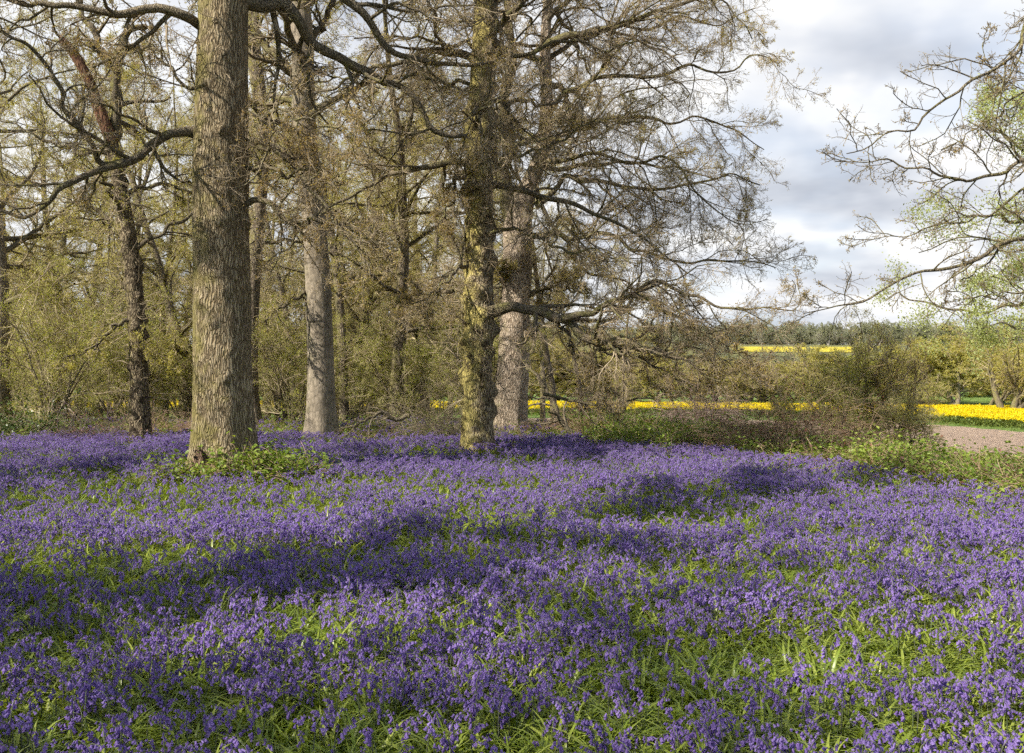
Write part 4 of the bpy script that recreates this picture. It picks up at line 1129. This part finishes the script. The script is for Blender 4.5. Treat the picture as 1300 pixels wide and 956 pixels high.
# ------------------------------------------------------------------ leafy clumps (bramble, nettle)
def clump_mesh(n, rad, h, leafsize, mat, stemmat, stems=8):
    mb = MB()
    S = np.zeros((stems, 3)); S[:, :2] = rng.normal(0, rad * .3, (stems, 2))
    a = rng.uniform(0, 6.28, stems)
    p, r = grow(S, np.stack([np.cos(a) * .7, np.sin(a) * .7, np.full(stems, 1.3)], 1), np.full(stems, h * 1.5), np.full(stems, .004), np.full(stems, .002), 7, .16, -.18)
    v, q = tubes(p, r, 3); mb.add(v, q, m=1)
    pos = pick_on(p, n, rad * .16, .15)
    N = len(pos)
    # leaves lie roughly level, folded along the midrib
    aa = rng.uniform(0, 6.28, N)
    a_ = np.stack([np.cos(aa), np.sin(aa), rng.normal(-.1, .4, N)], 1); a_ /= np.linalg.norm(a_, axis=1, keepdims=True)
    b_ = np.cross(a_, np.array([[0, 0, 1.0]]) + rng.normal(0, .35, (N, 3))); b_ /= np.linalg.norm(b_, axis=1, keepdims=True)
    n_ = np.cross(b_, a_)
    s_ = (leafsize * rng.uniform(.6, 1.3, N))[:, None]
    v = np.stack([pos, pos + a_ * s_ * .35 + b_ * s_ * .32 + n_ * s_ * .08, pos + a_ * s_ * .75 + b_ * s_ * .22 + n_ * s_ * .05, pos + a_ * s_ - n_ * s_ * .1,
                  pos + a_ * s_ * .75 - b_ * s_ * .22 + n_ * s_ * .05, pos + a_ * s_ * .35 - b_ * s_ * .32 + n_ * s_ * .08], 1).reshape(-1, 3)
    i = np.arange(N)[:, None] * 6
    mb.add(v, np.concatenate([i + np.array([[0, 1, 2, 3]]), i + np.array([[0, 3, 4, 5]])]), m=0)
    return mb.mesh('leaf_clump', [mat, stemmat], smooth_shade=False)


src_br = make_source('bramble_source', [clump_mesh(110, .3, .34, .055, M_BRAMBLE, M_STEMDEAD, 9) for _ in range(5)] + [clump_mesh(26, .3, .34, .045, M_DEADLEAF, M_STEMDEAD, 16) for _ in range(2)])
src_gr = None


def grass_mesh():
    mb = MB()
    n = 46
    S = np.zeros((n, 3)); S[:, :2] = rng.normal(0, .10, (n, 2))
    for k in range(n):
        v, q = strap(S[k], random.uniform(0, 6.28), random.uniform(.12, .34), random.uniform(.002, .004), random.uniform(1.0, 1.5), 4)
        mb.add(v, q)
    return mb.mesh('grass_tuft', [M_GRASS])


src_gr = make_source('grass_source', [grass_mesh() for _ in range(4)])

# bank along the wood edge (right) + rough strip behind the bluebells (left)
n = 34000
x = rng.uniform(-16, 24, n); y = rng.uniform(6, 28, n)
sE = edge_s(x, y)
inb = bell_zone(x, y)
dens = np.where(x > 1.5, np.where((sE > -2.5) & (sE < 4.2), 1.3 - .12 * np.maximum(sE, 0), 0), 0)
dens = np.where((y > 19.5) & (y < 27) & (x < 4.5) & ~inb, .45, dens)
dens = np.where((x > 1.5) & (sE <= -.5) & ~inb, .5, dens)
dens *= (.5 + .7 * smooth(.35, .6, fbm(x / 1.5, y / 1.5, 33, 2)))
dens *= 1 - .9 * np.exp(-((x - 5.4) / 1.5) ** 2 - ((y - 18.6) / .8) ** 2)
k = (~inb | (rng.random(n) < .02)) & (rng.random(n) < dens) & (np.abs(x) < .64 * y + 1)
p = clear_trunks(np.stack([x[k], y[k]], 1), .1)
hs = rng.uniform(.55, 1.15, len(p)) * np.where(p[:, 0] > 1.5, 1.15, .8)
idx = np.where(rng.random(len(p)) < .08 + .2 * smooth(.45, .6, fbm(p[:, 0] / 2.0, p[:, 1] / 2.0, 71, 2)), rng.integers(5, 7, len(p)), rng.integers(0, 5, len(p)))
scatter('bramble_undergrowth', z_on(p, -.02), rots(len(p), .2), hs, idx, src_br, 'low leafy brambles covering the bank between bluebells and field', 'undergrowth')

# leafy green plants at the oak foot
def ring_pts(cx, cy, r0, r1, n, sx=1.0, sy=1.0):
    a = rng.uniform(0, 6.28, n); r = rng.uniform(r0, r1, n)
    return np.stack([cx + np.cos(a) * r * sx, cy + np.sin(a) * r * sy], 1)


pp = np.concatenate([ring_pts(B1[0] + .22, B1[1] - .2, .5, .8, 62), ring_pts(B1[0] + 1.0, B1[1] - .5, 0, .5, 18), ring_pts(G(345, 14.2)[0], 14.2, 0, .5, 30), ring_pts(G(220, 14.0)[0], 14.0, 0, .5, 6, 1.4, .6)])
scatter('oak_foot_undergrowth', z_on(pp, 0), rots(len(pp), .2), rng.uniform(.75, 1.4, len(pp)), rng.integers(0, 5, len(pp)), src_br, 'bright green leafy plants around the foot of the big oak', 'undergrowth')
# dead leaves, old stems and a few leafy shoots round the other trunks
pp = np.concatenate([ring_pts(b_[0], b_[1] - .05, r_ * .9, r_ * 2.4, n_) for b_, r_, n_ in ((B5, .36, 34), (B4, .36, 26), (B6, .5, 34), (B2, .28, 22), (B3, .3, 14), (B1, .6, 30))])
scatter('trunk_foot_litter', z_on(pp, -.05), rots(len(pp), .3), rng.uniform(.35, .85, len(pp)), np.where(rng.random(len(pp)) < .6, rng.integers(5, 7, len(pp)), rng.integers(0, 5, len(pp))), src_br, 'dead leaves, old stems and small green shoots round the trunk feet', 'litter')
pp = np.concatenate([scatter_pts(130, 5, 20, .55, None, bell_zone)])
kk = fbm(pp[:, 0] / 1.2, pp[:, 1] / 1.2, 91, 2) > .5
pp = clear_trunks(pp[kk])
scatter('leafy_weeds', z_on(pp, 0), rots(len(pp), .2), rng.uniform(.35, .7, len(pp)), rng.integers(0, 5, len(pp)), src_br, 'scattered leafy weeds growing among the bluebells', 'weeds')

# ------------------------------------------------------------------ bluebell carpet
pn = scatter_pts(34000, 3.0, 10.5, .6, bell_density, bell_zone)
# the 300 that show largest in the photograph, each an object of its own
vis = (np.abs(pn[:, 0]) < .505 * pn[:, 1]) & (pn[:, 1] > 4.55)
order = np.argsort(np.where(vis, pn[:, 1], 1e9))[:300]
sel = np.zeros(len(pn), bool); sel[order] = True
indiv = pn[sel]; pn = pn[~sel]
protos = []
for b in bb_var:
    protos.append([b[0].mesh('stem', [M_BSTEM]), b[1].mesh('flowers', [M_BELL]), b[2].mesh('leaves', [M_BLEAF])])
first = {}
for i, (x, y) in enumerate(indiv):
    k = i % 8
    loc = (x, y, float(terrain(x, y)))
    rz = random.uniform(0, 6.28); sc = random.uniform(.85, 1.15)
    if k not in first:
        r = thing('bluebell', loc, 'single nodding bluebell in the nearest band of flowers', 'bluebell', 'nearest bluebell stems')
        for nm, me in zip(('stem', 'flowers', 'leaves'), protos[k]): link(nm, me, r)
        r.rotation_euler = (0, 0, rz); r.scale = (sc,) * 3; first[k] = r
    else:
        copy_thing(first[k], loc, rz, sc)
pf = scatter_pts(52000, 10.5, 22.5, .6, bell_density, bell_zone)
pn = clear_trunks(pn, .02); pf = clear_trunks(pf, .02)
# smaller flower drifts beyond the clearing
xx_ = np.concatenate([rng.normal(G(790, 21)[0], 1.3, 500), rng.uniform(-13, 1, 1500)]); yy_ = np.concatenate([rng.normal(20.8, .5, 500), rng.uniform(21, 26, 1500)])
kk = fbm(xx_ / 1.5, yy_ / 1.5, 15, 2) > .48
pf = np.concatenate([pf, np.stack([xx_[kk], yy_[kk]], 1)])
scatter('bluebell_carpet', z_on(pn), rots(len(pn), .16), rng.uniform(.65, 1.2, len(pn)), rng.integers(0, 8, len(pn)), src_bb, 'dense carpet of violet blue bluebells in the foreground', 'bluebells')
scatter('bluebell_drift', z_on(pf), rots(len(pf), .1), rng.uniform(.8, 1.2, len(pf)), rng.integers(0, 6, len(pf)), src_bbfar, 'solid violet drift of bluebells around the tree trunks', 'bluebells')
pt = scatter_pts(25000, 3.0, 11, .6, None, bell_zone); pt2 = scatter_pts(20000, 11, 22, .6, None, bell_zone)
pt = np.concatenate([pt, pt2])
kk = rng.random(len(pt)) < (1.0 - .55 * bell_density(pt[:, 0], pt[:, 1]))
pt = clear_trunks(pt[kk], .02)
scatter('bluebell_leaves', z_on(pt), rots(len(pt), .15), rng.uniform(.45, .98, len(pt)), rng.integers(0, 6, len(pt)), src_tuft, 'glossy green strap leaves growing between the bluebells', 'leaves')

# grasses of margin and bank
n = 9000
x = rng.uniform(-3, 70, n); y = rng.uniform(14, 90, n); sE = edge_s(x, y)
k = ((sE > 1.5) & (sE < 6.5) & (rng.random(n) < .9)) | ((y > rape_near(x) - 4.5) & (y < rape_near(x) + .5))
p = np.stack([x[k], y[k]], 1)
scatter('rough_grass', z_on(p), rots(len(p), .2), rng.uniform(.7, 1.5, len(p)), rng.integers(0, 4, len(p)), src_gr, 'rough green grass fringing the ploughed soil', 'grass')

# ------------------------------------------------------------------ rape field
def rape_mesh():
    mb = MB(); n = 460
    pos = np.stack([rng.uniform(-.65, .65, n), rng.uniform(-.65, .65, n), .74 + rng.normal(0, .05, n)], 1)
    v, q = leaf_quads(pos, .075, narrow=.9, droop=0); mb.add(v, q, m=0)
    n = 80
    pos = np.stack([rng.uniform(-.6, .6, n), rng.uniform(-.6, .6, n), rng.uniform(.0, .6, n)], 1)
    v, q = leaf_quads(pos, .2, narrow=.5, droop=0); mb.add(v, q, m=1)
    return mb.mesh('rape_patch', [M_RAPE, M_RAPESTEM], smooth_shade=False)


src_rape = make_source('rape_source', [rape_mesh() for _ in range(4)])
gx, gy = np.meshgrid(np.arange(-60, 100, 1.0), np.arange(44, 100, 1.0)); gx = gx.ravel() + rng.uniform(-.3, .3, gx.size); gy = gy.ravel() + rng.uniform(-.3, .3, gy.size)
k = (gy > rape_near(gx)) & (gy < rape_far(gx)) & (gx < .62 * gy) & (gx > -.6 * gy)
p = np.stack([gx[k], gy[k]], 1)
scatter('rapeseed_field', z_on(p), rots(len(p), .0), rng.uniform(.9, 1.1, len(p)), rng.integers(0, 4, len(p)), src_rape, 'bright yellow strip of rapeseed in flower beyond the wood', 'rape crop')

# ------------------------------------------------------------------ far woodland on the rise
def joined(ms, name):
    mb = MB(); mats = []
    for me in ms:
        nv = len(me.vertices); v = np.empty(nv * 3, np.float32); me.vertices.foreach_get('co', v)
        nl = len(me.loops); l = np.empty(nl, np.int32); me.loops.foreach_get('vertex_index', l)
        mi_ = np.empty(len(me.polygons), np.int32); me.polygons.foreach_get('material_index', mi_)
        off = len(mats); mats += list(me.materials)
        mb.v.append(v.reshape(-1, 3)); mb.q.append(l.reshape(-1, 4) + mb.n); mb.qm.append(mi_ + off); mb.n += nv
    return mb.mesh(name, mats)


M_FARLEAF_HAZED = mat_leafy('far_foliage_hazed', [(0.19, 0.21, 0.12), (0.26, 0.275, 0.16), (0.34, 0.34, 0.19)], trans=0.25, noise_scale=0.03)  # distance haze is put into this paler, greyer leaf colour
M_FARTWIG_HAZED = mat_twig('far_twigs', (0.22, 0.20, 0.17), (0.28, 0.255, 0.215), (0.34, 0.31, 0.26), scale=.03)  # twigs and trunks likewise lightened in colour to look hazed
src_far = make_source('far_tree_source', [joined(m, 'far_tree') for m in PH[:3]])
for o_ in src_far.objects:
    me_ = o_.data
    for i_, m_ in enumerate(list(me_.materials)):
        me_.materials[i_] = M_FARLEAF_HAZED if m_ in (M_BUDBG, M_LEAFG) else M_FARTWIG_HAZED
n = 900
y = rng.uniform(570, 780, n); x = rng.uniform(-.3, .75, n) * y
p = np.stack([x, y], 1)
scatter('distant_woodland', z_on(p), rots(n, 0), rng.uniform(1.2, 2.3, n) * (.8 + .4 * fbm(x / 60, y / 60, 3, 2)), rng.integers(0, 3, n), src_far, 'haze-coloured line of distant trees along the top of the rise', 'woodland')
# mid-distance hedges between the pasture fields
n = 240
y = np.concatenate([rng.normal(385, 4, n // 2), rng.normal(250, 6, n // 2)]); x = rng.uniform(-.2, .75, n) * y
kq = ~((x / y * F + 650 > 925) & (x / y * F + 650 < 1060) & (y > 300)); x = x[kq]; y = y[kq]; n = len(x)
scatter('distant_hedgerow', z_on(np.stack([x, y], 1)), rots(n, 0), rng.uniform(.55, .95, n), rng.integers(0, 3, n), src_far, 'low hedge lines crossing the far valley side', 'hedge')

# ------------------------------------------------------------------ sky and sun
SUN_AZ = math.radians(236)     # clockwise from +Y
SUN_EL = math.radians(40)
w = bpy.data.worlds.new('World'); scene.world = w; w.use_nodes = True
nt = w.node_tree; nt.nodes.clear(); L = nt.links
out = nt.nodes.new('ShaderNodeOutputWorld'); bg = nt.nodes.new('ShaderNodeBackground')
sky = nt.nodes.new('ShaderNodeTexSky'); sky.sky_type = 'NISHITA'; sky.sun_disc = False
sky.sun_elevation = SUN_EL; sky.sun_rotation = SUN_AZ; sky.air_density = 1.0; sky.dust_density = 1.0; sky.ozone_density = 1.2
tc = nt.nodes.new('ShaderNodeTexCoord')
sep = nt.nodes.new('ShaderNodeSeparateXYZ'); L.new(tc.outputs['Generated'], sep.inputs[0])
zc = N_(nt, 'ShaderNodeMath', operation='MAXIMUM', ins={1: 0.0}); L.new(sep.outputs['Z'], zc.inputs[0])
za = N_(nt, 'ShaderNodeMath', operation='ADD', ins={1: 0.16}); L.new(zc.outputs[0], za.inputs[0])
dx = N_(nt, 'ShaderNodeMath', operation='DIVIDE'); L.new(sep.outputs['X'], dx.inputs[0]); L.new(za.outputs[0], dx.inputs[1])
dy = N_(nt, 'ShaderNodeMath', operation='DIVIDE'); L.new(sep.outputs['Y'], dy.inputs[0]); L.new(za.outputs[0], dy.inputs[1])
cb = nt.nodes.new('ShaderNodeCombineXYZ'); L.new(dx.outputs[0], cb.inputs[0]); L.new(dy.outputs[0], cb.inputs[1])
n1 = N_(nt, 'ShaderNodeTexNoise', ins={'Scale': 0.75, 'Detail': 6.0, 'Roughness': 0.5, 'Distortion': 0.3}); L.new(cb.outputs[0], n1.inputs['Vector'])
n2 = N_(nt, 'ShaderNodeTexNoise', ins={'Scale': 1.2, 'Detail': 5.0, 'Roughness': 0.5}); L.new(cb.outputs[0], n2.inputs['Vector'])
cover = N_(nt, 'ShaderNodeMapRange', ins={1: 0.30, 2: 0.50, 3: 0.25}); cover.interpolation_type = 'SMOOTHSTEP'; L.new(n1.outputs['Fac'], cover.inputs[0])
ccol = ramp(nt, [(0.30, (0.50, 0.54, 0.62)), (0.45, (0.76, 0.79, 0.85)), (0.56, (1.0, 1.0, 1.0))]); 
ym = N_(nt, 'ShaderNodeMath', operation='MAXIMUM', ins={1: 0.05}); L.new(sep.outputs['Y'], ym.inputs[0])
fac = n2.outputs['Fac']
nd = N_(nt, 'ShaderNodeTexNoise', ins={'Scale': 5.0, 'Detail': 4.0, 'Roughness': 0.55}); L.new(tc.outputs['Generated'], nd.inputs['Vector'])
ds = N_(nt, 'ShaderNodeMath', operation='MULTIPLY_ADD', ins={1: 0.22, 2: -0.11}); L.new(nd.outputs['Fac'], ds.inputs[0])
u_ = N_(nt, 'ShaderNodeMath', operation='DIVIDE'); L.new(sep.outputs['X'], u_.inputs[0]); L.new(ym.outputs[0], u_.inputs[1])
v_ = N_(nt, 'ShaderNodeMath', operation='DIVIDE'); L.new(sep.outputs['Z'], v_.inputs[0]); L.new(ym.outputs[0], v_.inputs[1])
v2 = N_(nt, 'ShaderNodeMath', operation='ADD'); L.new(v_.outputs[0], v2.inputs[0]); L.new(ds.outputs[0], v2.inputs[1])
for (bx, by, bw, bh, amp) in [(1200, 75, 120, 42, -.20), (1090, 235, 110, 36, -.22), (1240, 250, 140, 50, -.06), (1060, 140, 120, 50, .16), (990, 20, 90, 60, .12), (1060, 320, 120, 18, -.10), (1100, 290, 150, 14, .10), (450, 50, 120, 60, -.08)]:
    fu = N_(nt, 'ShaderNodeMath', operation='MULTIPLY_ADD', ins={1: F / bw, 2: -(bx - 650) / bw}); L.new(u_.outputs[0], fu.inputs[0])
    fv = N_(nt, 'ShaderNodeMath', operation='MULTIPLY_ADD', ins={1: F / bh, 2: -(HZ - by) / bh}); L.new(v2.outputs[0], fv.inputs[0])
    u2 = N_(nt, 'ShaderNodeMath', operation='MULTIPLY'); L.new(fu.outputs[0], u2.inputs[0]); L.new(fu.outputs[0], u2.inputs[1])
    w2 = N_(nt, 'ShaderNodeMath', operation='MULTIPLY_ADD'); L.new(fv.outputs[0], w2.inputs[0]); L.new(fv.outputs[0], w2.inputs[1]); L.new(u2.outputs[0], w2.inputs[2])
    ng_ = N_(nt, 'ShaderNodeMath', operation='MULTIPLY', ins={1: -1.0}); L.new(w2.outputs[0], ng_.inputs[0])
    ex = N_(nt, 'ShaderNodeMath', operation='EXPONENT'); L.new(ng_.outputs[0], ex.inputs[0])
    am = N_(nt, 'ShaderNodeMath', operation='MULTIPLY_ADD', ins={1: amp}); L.new(ex.outputs[0], am.inputs[0]); L.new(fac, am.inputs[2]); fac = am.outputs[0]
L.new(fac, ccol.inputs['Fac'])
mx = N_(nt, 'ShaderNodeMix', data_type='RGBA'); 
# the cloud bank stands over the fields; unseen cover behind the viewer and overhead is thinned to lower the ambient light
gy_ = N_(nt, 'ShaderNodeMapRange', ins={1: -0.15, 2: 0.45, 3: 0.22, 4: 1.0}); L.new(sep.outputs['Y'], gy_.inputs[0])
gz_ = N_(nt, 'ShaderNodeMapRange', ins={1: 0.42, 2: 0.75, 3: 1.0, 4: 0.3}); L.new(sep.outputs['Z'], gz_.inputs[0])
gm_ = N_(nt, 'ShaderNodeMath', operation='MULTIPLY'); L.new(gy_.outputs[0], gm_.inputs[0]); L.new(gz_.outputs[0], gm_.inputs[1])
gn_ = N_(nt, 'ShaderNodeMath', operation='MULTIPLY'); L.new(gm_.outputs[0], gn_.inputs[0]); L.new(cover.outputs[0], gn_.inputs[1])
L.new(gn_.outputs[0], mx.inputs[0]); 
sk2 = N_(nt, 'ShaderNodeMix', data_type='RGBA'); gw_ = N_(nt, 'ShaderNodeMapRange', ins={1: 0.0, 2: 0.5, 3: 0.0, 4: 0.55}); L.new(sep.outputs['Y'], gw_.inputs[0]); L.new(gw_.outputs[0], sk2.inputs[0]); sk2.inputs[7].default_value = (5.8, 6.5, 7.8, 1); L.new(sky.outputs[0], sk2.inputs[6]); L.new(sk2.outputs[2], mx.inputs[6]) 
cs = N_(nt, 'ShaderNodeVectorMath', operation='SCALE', ins={'Scale': 7.5}); L.new(ccol.outputs['Color'], cs.inputs[0]); L.new(cs.outputs[0], mx.inputs[7])
L.new(mx.outputs[2], bg.inputs['Color']); bg.inputs['Strength'].default_value = 0.09
L.new(bg.outputs[0], out.inputs['Surface'])

sd = bpy.data.lights.new('sun', 'SUN'); sd.energy = 5.0; sd.angle = math.radians(0.5); sd.color = (1.0, 0.94, 0.84)
so = bpy.data.objects.new('sun', sd); COL.objects.link(so); so.location = (-20, -12, 22)
dirv = -np.array([math.sin(SUN_AZ) * math.cos(SUN_EL), math.cos(SUN_AZ) * math.cos(SUN_EL), math.sin(SUN_EL)])
from mathutils import Vector
so.rotation_euler = Vector(dirv).to_track_quat('-Z', 'Y').to_euler()

cd = bpy.data.cameras.new('camera'); cam = bpy.data.objects.new('camera', cd); COL.objects.link(cam)
cd.sensor_width = 36; cd.lens = 35; cd.clip_start = 0.1; cd.clip_end = 6000
cam.location = (0, 0, EYE); cam.rotation_euler = (math.radians(90), 0, 0)
cd.shift_y = -28.0 / 1300.0
scene.camera = cam

scene.view_settings.view_transform = 'Standard'; scene.view_settings.look = 'None'
scene.view_settings.exposure = 0.65; scene.view_settings.gamma = 1.0
scene.render.engine = 'CYCLES'
cy = scene.cycles
cy.max_bounces = 4; cy.diffuse_bounces = 2; cy.glossy_bounces = 2; cy.transmission_bounces = 4; cy.transparent_max_bounces = 4
cy.sample_clamp_indirect = 6.0; cy.caustics_reflective = False; cy.caustics_refractive = False
cy.volume_bounces = 0; cy.use_denoising = False
cy.use_adaptive_sampling = True; cy.adaptive_threshold = 0.04; cy.adaptive_min_samples = 16
cy.debug_use_spatial_splits = False
